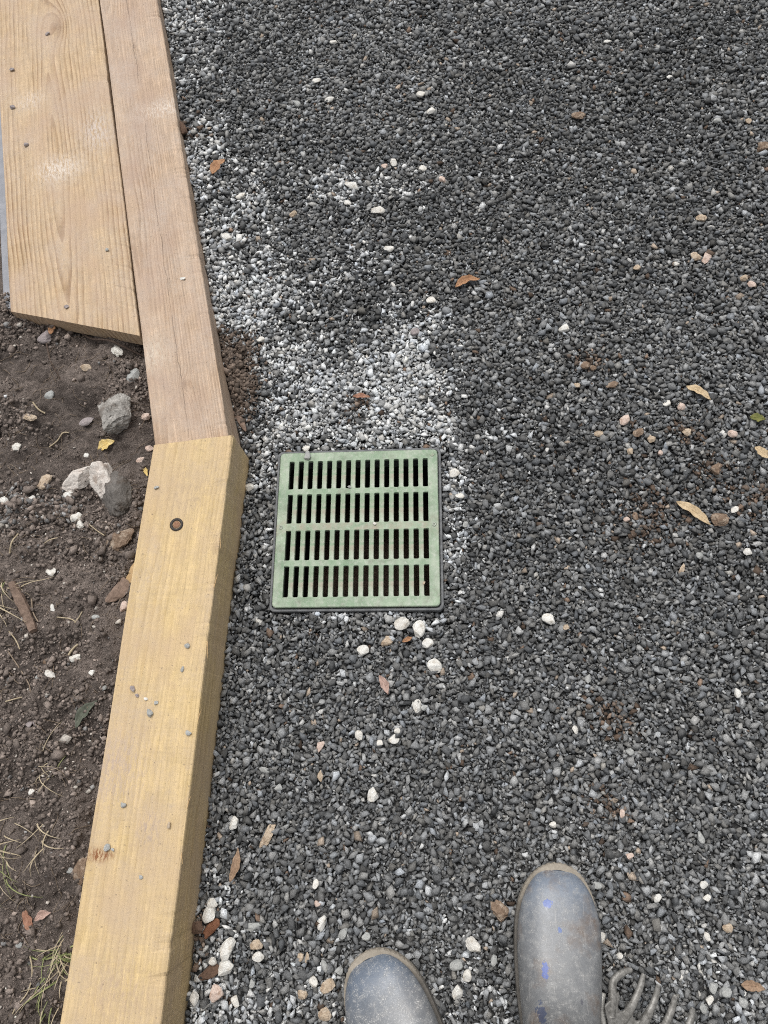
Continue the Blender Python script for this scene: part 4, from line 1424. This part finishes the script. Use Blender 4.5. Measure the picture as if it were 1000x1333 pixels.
for (px, py, L, W, ang, mk, lb) in [
    (401, 594, 12, 9, 60, 'pale', 'grey chip lying on the upper left edge of the grate'),
    (399, 585, 11, 9, 10, 'white', 'whitish chip at the top rim of the grate, left of its middle'),
    (488, 682, 5, 4, 0, 'white', 'white crumb on the middle bar of the grate'),
    (455, 634, 5, 4, 0, 'pale', 'grey crumb on the upper bar of the grate'),
    (552, 759, 5, 3, 80, 'tan', 'tan crumb in the lower right of the grate'),
]:
    stone(px, py, L, W, ang, mk, lb, where=GT + 0.0003, cat='chip', name='stone_chip', sink=0.08, group='chips lying on the grate', hf=0.6, deep=0.5, sub=2)


# ------------------------------------------------------------------ leaves, bark, twigs
def leaf_z(x, y, L, W, a):
    zs = [gravel_z(x + math.cos(a) * L * t - math.sin(a) * W * u, y + math.sin(a) * L * t + math.cos(a) * W * u, .003) for t in (-.35, 0, .35) for u in (-.25, .25) if abs(x) + L < 1.6]
    return max(zs) if zs else gravel_z(x, y)


def leaf(px, py, L, W, ang, mkey, label, where='gravel', curl=0.35, bend=0.0, lift=0.004, name='dry_leaf', stem=True):
    zg = {'gravel': 0.006, 'soil': 0.045}.get(where, 0)
    w = at(px, py, zg); s = mpp(px, py, zg)
    Lm, Wm = L * s * 0.96, W * s * 0.92
    nu, nv = 14, 6
    V, F = [], []
    for i in range(nu + 1):
        t = i / nu
        x = (t - 0.5) * Lm
        hw = 0.5 * Wm * (math.sin(math.pi * t ** 0.85) ** 0.8 if 0 < t < 1 else 0) * (1 + .12 * math.sin(9 * t + px))
        hw = max(hw * (1 - .18 * max(0, math.sin(23 * t + py))), 0.0004)
        yc = bend * Lm * math.sin(math.pi * t)
        for j in range(nv + 1):
            q_ = j / nv * 2 - 1
            z = curl * Wm * (q_ * q_) * 0.5 * math.sin(math.pi * min(1, t * 1.1)) + 0.06 * Lm * math.sin(3.3 * t + px) * 0.5
            z += 0.0012 * math.sin(15 * t + 3 * q_ + py) * abs(q_)
            V.append((x, yc + q_ * hw, z))
    for i in range(nu):
        for j in range(nv):
            a = i * (nv + 1) + j
            F.append((a, a + nv + 1, a + nv + 2, a + 1))
    root = mesh_obj(name, V, F, M[mkey], smooth=True)
    md = root.modifiers.new('thick', 'SOLIDIFY'); md.thickness = 0.0007; md.offset = 0
    z = (leaf_z(w[0], w[1], Lm, Wm, math.radians(ang)) if where == 'gravel' else float(soil_h(w[0], w[1]))) + lift
    root.location = (w[0], w[1], z)
    root.rotation_euler = (random.uniform(-.1, .1), random.uniform(-.08, .08), math.radians(ang))
    tag(root, label, 'leaf', 'fallen leaves')
    if stem:
        # midrib as a thin raised rib
        VR, FR = [], []
        for i in range(nu + 1):
            t = i / nu
            x = (t - 0.5) * Lm
            yc = bend * Lm * math.sin(math.pi * t); z = 0.06 * Lm * math.sin(3.3 * t + px) * 0.5 + 0.0005
            r = 0.0007 * (1.1 - t * .7)
            VR += [(x, yc - r, z), (x, yc, z + r), (x, yc + r, z)]
        for i in range(nu):
            for j in range(2):
                a = i * 3 + j
                FR.append((a, a + 3, a + 4, a + 1))
        mesh_obj('midrib', VR, FR, M[mkey], root)
    return root


LEAVES = [
    (289, 229, 29, 16, 62, 'leaf_orange', 'orange brown leaf standing out on pale chips beside the narrow plank', 'gravel', .5, .03),
    (609, 366, 36, 13, 18, 'leaf_orange', 'orange curled leaf on the gravel above the right of the grate', 'gravel', .6, .12),
    (470, 513, 24, 8, -8, 'leaf_red', 'small red brown leaf on a soil spot above the grate', 'gravel', .4, .05),
    (911, 509, 38, 14, -38, 'leaf_tan', 'upper tan lance shaped leaf on the right', 'gravel', .4, .04),
    (906, 665, 56, 17, -37, 'leaf_tan', 'largest tan leaf on the right, pointing at a brown stone', 'gravel', .3, .05),
    (995, 586, 24, 15, -50, 'leaf_tan', 'tan leaf cut off by the right edge', 'gravel', .4, 0),
    (990, 540, 22, 14, -10, 'leaf_green', 'olive green leaf at the right edge', 'gravel', .3, 0),
    (499, 891, 28, 12, -65, 'leaf_pink', 'pinkish leaf on dark gravel below the grate', 'gravel', .4, .06),
    (530, 831, 15, 7, 25, 'leaf_orange', 'small orange brown leaf bit between white pebbles under the grate', 'gravel', .4, 0),
    (304, 1126, 42, 12, 80, 'leaf_brown', 'brown curled leaf near the yellow timber at lower left', 'gravel', .7, -.08),
    (986, 1289, 32, 15, -8, 'leaf_brown', 'brown leaf at the bottom right edge', 'gravel', .4, .05),
    (116, 930, 42, 15, 58, 'leaf_greygreen', 'crumpled grey green leaf on the soil by the yellow timber', 'soil', .8, .1),
    (137, 578, 24, 15, 28, 'leaf_yellow', 'yellow leaf on the soil below the big grey rock', 'soil', .4, .03),
    (187, 611, 15, 6, -65, 'leaf_yellow', 'small yellow leaf bit by the far end of the yellow timber', 'soil', .5, 0),
    (34, 1201, 34, 12, -62, 'leaf_red', 'red brown leaf on the soil at the lower left', 'soil', .5, .05),
    (59, 1192, 22, 11, 25, 'leaf_pink', 'pinkish shrivelled leaf beside the grass tuft', 'soil', .8, .1),
    (71, 432, 15, 10, 80, 'leaf_orange', 'orange leaf bit under the front end of the wide board', 'soil', .5, 0),
]
for (px, py, L, W, ang, mk, lb, wh, cu, be) in LEAVES:
    leaf(px, py, L, W, ang, mk, lb, wh, cu, be)


def tube(name, pts, radii, mat, parent=None, sides=7, rough=0.0, seed=0, flat=1.0):
    pts = [np.array(p, float) for p in pts]
    # resample
    P, R_ = [], []
    for i in range(len(pts) - 1):
        for k in range(6):
            t = k / 6
            p0 = pts[max(i - 1, 0)]; p1 = pts[i]; p2 = pts[i + 1]; p3 = pts[min(i + 2, len(pts) - 1)]
            P.append(0.5 * (2 * p1 + (p2 - p0) * t + (2 * p0 - 5 * p1 + 4 * p2 - p3) * t * t + (3 * p1 - p0 - 3 * p2 + p3) * t ** 3))
            R_.append(radii[i] * (1 - t) + radii[i + 1] * t)
    P.append(pts[-1]); R_.append(radii[-1])
    V, F = [], []
    n = len(P)
    for i in range(n):
        tg = P[min(i + 1, n - 1)] - P[max(i - 1, 0)]; tg = tg / (np.linalg.norm(tg) + 1e-9)
        up = np.array((0, 0, 1.0)) if abs(tg[2]) < 0.9 else np.array((1.0, 0, 0))
        sd = np.cross(tg, up); sd /= np.linalg.norm(sd); up = np.cross(sd, tg)
        for j in range(sides):
            a = 2 * math.pi * j / sides
            r = R_[i] * (1 + rough * float(vnoise(i * 0.7 + seed, j * 1.3 + seed, seed)))
            V.append(P[i] + sd * r * math.cos(a) + up * r * flat * math.sin(a))
    for i in range(n - 1):
        for j in range(sides):
            k = (j + 1) % sides
            F.append((i * sides + j, i * sides + k, (i + 1) * sides + k, (i + 1) * sides + j))
    F.append(tuple(range(sides))); F.append(tuple((n - 1) * sides + j for j in reversed(range(sides))))
    return mesh_obj(name, V, F, mat, parent, smooth=rough < 0.2)


def on_soil(px, py, dz=0.002):
    w = at(px, py, 0.045)
    return (w[0], w[1], float(soil_h(w[0], w[1])) + dz)


def on_gravel(px, py, dz=0.003):
    w = at(px, py, 0.004)
    return (w[0], w[1], gravel_z(w[0], w[1]) + dz)


def chunk(name, px, py, L, W, ang, mk, label, where, cat='bark'):
    o = stone(px, py, L, W, ang, mk, label, where=where, cat=cat, name=name, hf=0.5, sub=3, cuts=12, rough=0.14, deep=0.62, sink=0.2)
    return o


chunk('bark_chip', 274, 1209, 28, 13, 50, 'redbark', 'red brown bark chip below a white stone, next to the yellow timber', 'gravel')
chunk('bark_chip', 272, 1268, 32, 15, 38, 'bark', 'dark brown bark chip left of the faceted white stone', 'gravel')
chunk('bark_chip', 256, 1207, 17, 19, 70, 'bark', 'dark bark lump tucked against the yellow timber', 'gravel')
chunk('bark_chip', 247, 190, 12, 26, 10, 'bark', 'dark bark piece beside the narrow plank near the top', 'gravel')
chunk('bark_chip', 312, 545, 36, 9, -58, 'stick', 'brown bark sliver leaning by the far corner of the yellow timber', 'gravel')
chunk('bark_piece', 154, 770, 38, 20, 62, 'stick', 'grey brown bark piece leaning against the yellow timber', 'soil')
chunk('wood_splinter', 168, 746, 36, 10, 72, 'woodchip', 'light wood splinter split off the left edge of the yellow timber', 'soil', 'splinter')

st_ = tube('stick', [on_soil(25, 762, .006), on_soil(30, 778, .008), on_soil(37, 797, .008), on_soil(42, 812, .007), on_soil(47, 823, .006)], [.006, .009, .0095, .0085, .007], M['stick'], rough=0.35, seed=3)
tag(st_, 'thick weathered brown stick lying on the soil at left', 'stick')
tw = tube('twig', [on_soil(54, 408, .004), on_soil(57, 430, .006), on_soil(63, 455, .003), on_soil(70, 475, .002), on_soil(79, 494, .0)], [.0022, .002, .0018, .0016, .001], M['root'])
tag(tw, 'thin dark root hanging down from the front end of the wide board', 'root')
tw = tube('twig', [on_soil(100, 427, .008), on_soil(118, 440, .01), on_soil(145, 446, .008), on_soil(168, 453, .008), on_soil(186, 458, .006)], [.002, .0026, .0022, .002, .0016], M['root'])
tag(tw, 'dark root running level under the front end of the wide board', 'root')
for (pp, rr_, mk, lb) in [
    ([(12, 848), (25, 868), (38, 890), (46, 902)], .0011, 'fibre', 'thin curved rootlet at left below the stick'),
    ([(64, 582), (75, 574), (84, 566), (92, 565)], .0013, 'straw', 'pale straw bit on the soil left of the yellow leaf'),
    ([(50, 530), (56, 538), (62, 541)], .0017, 'straw', 'short pale twig on the soil above the flat tan stone'),
    ([(14, 1329), (25, 1310), (38, 1290), (42, 1265), (38, 1245)], .0011, 'straw', 'long curved straw left of the grass tuft at the bottom'),
    ([(75, 804), (90, 805), (98, 810)], .0012, 'straw', 'pale straw right of the stick end'),
    ([(96, 810), (102, 803), (107, 796)], .0012, 'straw', 'short straw forming a hook with another, right of the stick'),
    ([(13, 822), (20, 833), (26, 845)], .0013, 'straw', 'pale straw below the thick stick'),
    ([(43, 780), (46, 798), (52, 810)], .0014, 'fibre', 'grey rootlet along the right of the thick stick'),
    ([(12, 914), (22, 911), (30, 908)], .0012, 'straw', 'short pale straw at left above the grey green leaf level'),
    ([(97, 838), (94, 846), (90, 853)], .0022, 'straw', 'olive stalk piece above the whitish soil stone'),
    ([(118, 684), (128, 692), (136, 697)], .0012, 'straw', 'pale twig on the reddish clod below the dark rock'),
    ([(65, 711), (72, 707), (80, 703)], .001, 'straw', 'thin straw between the stick and the grey grit'),
    ([(21, 724), (27, 712), (31, 699)], .0016, 'straw', 'yellowish stalk above the thick stick'),
]:
    tag(tube('straw', [on_soil(x, y, .004) for x, y in pp], [rr_] * len(pp), M[mk], sides=5), lb, 'straw', 'straws and rootlets on the soil')

# fine rootlets: too many to count
VV, TT, off = [], [], 0
for k in range(700):
    x, y = rng.uniform(-0.85, -0.36), rng.uniform(-0.85, 0.42)
    if x > float(edge_x(y)) - 0.145: continue
    a = rng.uniform(0, 6.28); Lr = rng.uniform(0.008, 0.045); cv = rng.normal(0, 18)
    r = rng.uniform(0.0003, 0.0007)
    px_, py_ = x, y
    ring_ = []
    for i in range(6):
        z = float(soil_h(px_, py_)) + 0.0025 + 0.002 * math.sin(i + k)
        tgx, tgy = math.cos(a), math.sin(a)
        ring_ += [(px_ - tgy * r, py_ + tgx * r, z), (px_, py_, z + 1.6 * r), (px_ + tgy * r, py_ - tgx * r, z)]
        px_ += tgx * Lr / 5; py_ += tgy * Lr / 5; a += cv * Lr / 5
    VV += ring_
    for i in range(5):
        for j in range(3):
            b_ = (j + 1) % 3
            p, q2, r2, s2 = off + i * 3 + j, off + i * 3 + b_, off + (i + 1) * 3 + b_, off + (i + 1) * 3 + j
            TT += [(p, q2, r2), (p, r2, s2)]
    off += 18
rl = big_mesh('rootlets', np.array(VV), np.array(TT), M['fibre'])
tag(rl, 'fine dry rootlets strewn over the dark soil', 'rootlets', kind='stuff')


# grass tufts
def tuft(px, py, blades, label, lean=(0, 0), seed=0):
    r = random.Random(seed)
    w = on_soil(px, py, 0)
    root = empty('grass_tuft', w)
    tag(root, label, 'grass', 'grass tufts in the soil')
    for nm, cnt, mk in (('green_blades', blades[0], 'grass'), ('dry_blades', blades[1], 'straw')):
        V, F = [], []
        for k in range(cnt):
            a = r.uniform(0, 6.28) if lean == (0, 0) else math.atan2(lean[1], lean[0]) + r.gauss(0, 0.8)
            Lb = r.uniform(0.025, 0.085); bw = r.uniform(0.0006, 0.0016)
            x, y, z = r.gauss(0, .012), r.gauss(0, .02), 0.0
            el = r.uniform(0.5, 1.1); b0 = len(V)
            turn = r.gauss(0, 0.25)
            for i in range(8):
                t = i / 7
                wv = bw * (1 - t * .85)
                nxv, nyv = -math.sin(a), math.cos(a)
                V += [(x - nxv * wv, y - nyv * wv, z + wv * .5), (x, y, z), (x + nxv * wv, y + nyv * wv, z + wv * .5)]
                st2 = Lb / 7
                x += math.cos(a) * math.cos(el) * st2; y += math.sin(a) * math.cos(el) * st2; z += math.sin(el) * st2
                z = max(z, 0.002)
                el -= r.uniform(.12, .4); a += turn * .3
            for i in range(7):
                for j in range(2):
                    p = b0 + i * 3 + j
                    F.append((p, p + 3, p + 4, p + 1))
        if cnt: mesh_obj(nm, V, F, M[mk], root, smooth=True)
    return root


tuft(78, 1245, (20, 14), 'green grass tuft growing against the left of the lower yellow timber', (-0.25, -0.6), 5)
tuft(70, 1275, (12, 14), 'sparse green and straw grass tuft lowest beside the yellow timber', (-0.2, -0.8), 6)
tuft(4, 1105, (9, 12), 'grass tuft at the left edge level with the lower timber', (0.5, -0.6), 7)
tuft(50, 1012, (1, 9), 'tuft of dried pale blades in the soil at left', (0.5, 0.3), 8)
tuft(6, 775, (1, 13), 'bundle of dry straw blades left of the thick stick', (0.8, -0.5), 9)
tuft(62, 1085, (0, 7), 'thin dry blades in the lower soil between tuft and clay lump', (0.3, -0.7), 10)

# ------------------------------------------------------------------ boots
def half_width(d):
    """half width of the foot at distance d behind the toe tip"""
    if d <= 0: return 0.0
    if d < 0.095: return 0.0595 * math.sqrt(max(0, 1 - ((0.095 - d) / 0.095) ** 2.15))
    if d < 0.20: return 0.0595 - 0.010 * ((d - 0.095) / 0.105) ** 2 * 0.9
    if d < 0.262: return 0.0505 - 0.010 * (d - 0.20) / 0.062
    return 0.0405 * math.sqrt(max(0, 1 - ((d - 0.262) / 0.043) ** 2))


def boot(name, toe, rz, mat, label, mirror=1):
    root = empty(name, (toe[0], toe[1], 0.0), rz)
    tag(root, label, 'boot', 'pair of rubber boots')
    ST = [(0.0035, .030, .0035, .022), (0.006, .037, .006, .021), (0.011, .0445, .011, .020), (0.018, .0505, .018, .020), (0.03, .0565, .03, .020), (0.045, .0615, .045, .020), (0.065, .067, .065, .020), (0.085, .072, .085, .020),
          (0.105, .078, .105, .020), (0.125, .0855, .127, .020), (0.145, .096, .152, .020), (0.160, .108, .185, .020), (0.171, .122, .220, .020), (0.178, .138, .255, .020),
          (0.182, .155, .283, .022), (0.184, .172, .298, .034), (0.1845, .19, .303, .065), (0.1845, .21, .302, .11), (0.184, .235, .299, .165), (0.182, .265, .298, .22), (0.18, .30, .30, .285), (0.178, .335, .303, .335)]
    n = 36
    V, F = [], []
    for k, (ty, tz, by, bz) in enumerate(ST):
        if k < 12: w = half_width((ty + by) / 2) * (1.0 if k > 0 else 0.95)
        elif k < 16: w = 0.0505
        else: w = 0.052 + 0.008 * (k - 16) / 5
        cx, cz = (ty + by) / 2, (tz + bz) / 2
        ex, ez = (ty - by) / 2, (tz - bz) / 2
        ne = 2.7 if k < 10 else 2.3
        for j in range(n):
            a = 2 * math.pi * j / n
            cs, sn = math.cos(a), math.sin(a)
            f1 = math.copysign(abs(cs) ** (2 / ne), cs); f2 = math.copysign(abs(sn) ** (2 / ne), sn)
            yy = cx + ex * f1; zz_ = cz + ez * f1
            # the sides lean in towards the top
            lean_ = 1 - 0.16 * max(0, f1) if k < 13 else 1
            x = w * f2 * lean_
            wr = 0.0016 * float(fbm(yy * 1.0 + 3 * mirror, x + zz_, 26, 3, 31))
            V.append((x + wr * f2, -yy, zz_ + wr * max(f1, 0)))
    for k in range(len(ST) - 1):
        for j in range(n):
            i2 = (j + 1) % n
            F.append((k * n + j, k * n + i2, (k + 1) * n + i2, (k + 1) * n + j))
    F.append(tuple(range(n - 1, -1, -1)))
    up = mesh_obj('upper', V, F, mat, root, smooth=True)
    bm = bmesh.new(); bm.from_mesh(up.data); bmesh.ops.recalc_face_normals(bm, faces=bm.faces[:]); bm.to_mesh(up.data); bm.free()
    sm = up.modifiers.new('smooth', 'SUBSURF'); sm.levels = 1; sm.render_levels = 2
    # lining seen in the shaft opening
    rim = V[-n:]
    c = np.mean(np.array(rim), axis=0)
    VL = [tuple(c + (np.array(p) - c) * 0.94) for p in rim] + [tuple(c + (np.array(p) - c) * 0.92 - np.array((0, 0, .05))) for p in rim]
    FL = [(j, (j + 1) % n, n + (j + 1) % n, n + j) for j in range(n)] + [tuple(n + j for j in range(n))]
    mesh_obj('lining', VL, FL, M['boot_dark'], root)
    # outsole with a ribbed toe bumper
    m = 150
    out = []
    ds = [0.303 * 0.5 * (1 - math.cos(math.pi * i / m)) for i in range(m + 1)]
    right = [(half_width(d), d) for d in ds]
    loop = right + [(-x, d) for (x, d) in reversed(right[1:-1])]
    L = len(loop)
    P = np.array(loop)
    tg = np.roll(P, -1, 0) - np.roll(P, 1, 0)
    nn = np.stack([tg[:, 1], -tg[:, 0]], 1); nn /= np.linalg.norm(nn, axis=1)[:, None] + 1e-9
    cen = np.array((0, .15))
    sgn = np.sign(((P - cen) * nn).sum(1)); nn *= sgn[:, None]
    V, F = [], []
    for (kind, zf) in (('b', 0), ('b', 1), ('t', 0.86), ('t', 1), ('i', 1)):
        for i in range(L):
            x, d = P[i]
            toe_w = math.exp(-(d / 0.03) ** 1.5)
            top = 0.0225 + 0.0135 * toe_w
            if kind == 'b': offs, z = 0.0005 + 0.0008 * zf, 0.004 * zf
            elif kind == 't':
                rib = 0.0007 * (1 if math.sin(math.atan2(x, 0.09 - d) * 75) > 0 else -0.4) if d < 0.07 else 0
                offs, z = (0.0014 + 0.0038 * toe_w + (rib if zf < 1 else 0)) * (1 if zf < 1 else 0.85), top * zf
            else: offs, z = -0.0045, top - 0.001
            V.append((x + nn[i, 0] * offs, -(d + nn[i, 1] * offs), z))
    for k in range(4):
        for i in range(L):
            j = (i + 1) % L
            F.append((k * L + i, k * L + j, (k + 1) * L + j, (k + 1) * L + i))
    F.append(tuple(range(L)))
    so = mesh_obj('sole', V, F, M['boot_sole'], root)
    bm = bmesh.new(); bm.from_mesh(so.data); bmesh.ops.recalc_face_normals(bm, faces=bm.faces[:]); bm.to_mesh(so.data); bm.free()
    root.location.z = -0.001
    root.scale = (1.035 if mirror > 0 else 1.07, 1.0, 1.0)
    return root


tr = at(727, 1128, 0.03); tl = at(476, 1244, 0.03)
boot('rubber_boot', (tr[0], tr[1]), math.radians(-4.5), M['boot_r'], 'grey rubber boot with blue paint spots, right one of the pair')
boot('rubber_boot', (tl[0], tl[1]), math.radians(26.0), M['boot_l'], 'blue grey rubber boot speckled with white dust, left one of the pair', -1)

# ------------------------------------------------------------------ garden fork (hand rake) by the right boot
rk = empty('hand_rake')
tag(rk, 'grey metal hand rake with stubby tines, beside the right boot', 'rake')
o3 = at(847, 1312, 0.02)
rk.location = (o3[0] - 0.013, o3[1] - 0.022, 0.0)
rk.rotation_euler = (0, 0, math.radians(-30))
SPC = 0.0254


def tine_outline():
    pts = []
    ntine = 6
    us = [(-2 + i) * SPC for i in range(ntine)]
    tipv = [0.056, 0.058, 0.056, 0.057, 0.056, 0.052]
    pts.append((us[0] - 0.0125, -0.004))
    for i, u in enumerate(us):
        hwr, hwt = 0.0070, 0.0052
        tip = 0.026
        for t in (0.0, .5):
            pts.append((u - hwr * (1 - t) - hwt * t, 0.008 + t * 0.012))
        pts.append((u, 0.023))
        for t in (.5, 0.0):
            pts.append((u + hwr * (1 - t) + hwt * t, 0.008 + t * 0.012))
        if i < ntine - 1:
            g0, g1 = u + hwr, us[i + 1] - hwr
            r = (g1 - g0) / 2
            for a in (200, 235, 270, 305, 340):
                an = math.radians(a)
                pts.append(((g0 + g1) / 2 + r * math.cos(an), 0.006 + r * math.sin(an)))
    pts.append((us[-1] + 0.0095, -0.016))
    pts += [(0.045, -0.052), (0.028, -0.078), (0.024, -0.10), (0.004, -0.10), (0.0, -0.078), (-0.024, -0.05)]
    return pts


poly = tine_outline()
bm = bmesh.new()
vs = [bm.verts.new((x, y, 0)) for x, y in poly]
f = bm.faces.new(vs)
if f.normal.z < 0: f.normal_flip()
bmesh.ops.triangulate(bm, faces=[f])
r_ = bmesh.ops.extrude_face_region(bm, geom=bm.faces[:])
bmesh.ops.translate(bm, vec=(0, 0, 0.006), verts=[v for v in r_['geom'] if isinstance(v, bmesh.types.BMVert)])
bmesh.ops.recalc_face_normals(bm, faces=bm.faces[:])
for v in bm.verts:
    u_, w_ = v.co.x, v.co.y
    v.co.z += 0.016 - 0.0035 * max(0, (w_ / 0.05)) ** 2 * 2 + 0.25 * (v.co.x - 0.01) ** 2 / 0.06 + 0.02 * max(0, -w_ - 0.05) / 0.05
me = bpy.data.meshes.new('rake_head'); bm.to_mesh(me); bm.free()
me.materials.append(M['rake'])
head = bpy.data.objects.new('rake_head', me); link(head, rk)
bvm = head.modifiers.new('bevel', 'BEVEL'); bvm.width = 0.0022; bvm.segments = 3; bvm.limit_method = 'ANGLE'; bvm.angle_limit = math.radians(50)
for i in range(6):
    u = (-2 + i) * SPC
    zc = 0.019 + 0.25 * (u - 0.01) ** 2 / 0.06
    vt = (0.056, 0.059, 0.057, 0.057, 0.056, 0.052)[i]
    if i == 0:
        ps = [(u + .004, -0.012, zc), (u - .004, 0.008, zc + .002), (u - 0.012, 0.030, zc + .001), (u - 0.004, 0.047, zc - .002), (u + 0.006, vt, zc - .007)]
    else:
        ps = [(u - .003, -0.014, zc), (u - .001, 0.004, zc + .0025), (u, 0.022, zc + .004), (u + .001, 0.042, zc + .001), (u + 0.001, vt, zc - .007)]
    tube('tine', ps, [.0056, .0064, .0055, .0049, .0034], M['rake'], rk, sides=12, flat=0.75)
tube('flange', [(-0.0655, 0.008, .0225), (-0.062, -0.008, .025), (-0.050, -0.026, .0245), (-0.026, -0.052, .022), (-0.004, -0.076, .027)], [.0042, .0044, .0042, .0038, .003], M['rake_edge'], rk, sides=10)
tube('socket', [(0.014, -0.085, .032), (0.014, -0.11, .042), (0.014, -0.15, .05)], [.0085, .0105, .0115], M['rake'], rk, sides=14)
tube('handle', [(0.014, -0.148, .05), (0.014, -0.19, .052), (0.014, -0.25, .05), (0.014, -0.30, .048)], [.0125, .0145, .0135, .012], M['handle'], rk, sides=14)

# splinters torn from the edge of the yellow timber
for k, (px, py, dy_) in enumerate([(301, 700, -20), (297, 765, 22), (283, 835, -26), (266, 940, 18), (247, 1052, 16), (238, 1110, -14)]):
    ux, uy = on_timber(px, py)
    L_ = dy_ * 0.0011
    a_ = (TIW / 2 - 0.0015, uy, -0.0015); b_ = (TIW / 2 + 0.0035, uy + L_, 0.0015); m_ = (TIW / 2 + 0.0005, uy + L_ * .55, -0.0005)
    tube('splinter', [a_, m_, b_], [.0011, .0008, .0002], M['woodchip'], yt, sides=5)
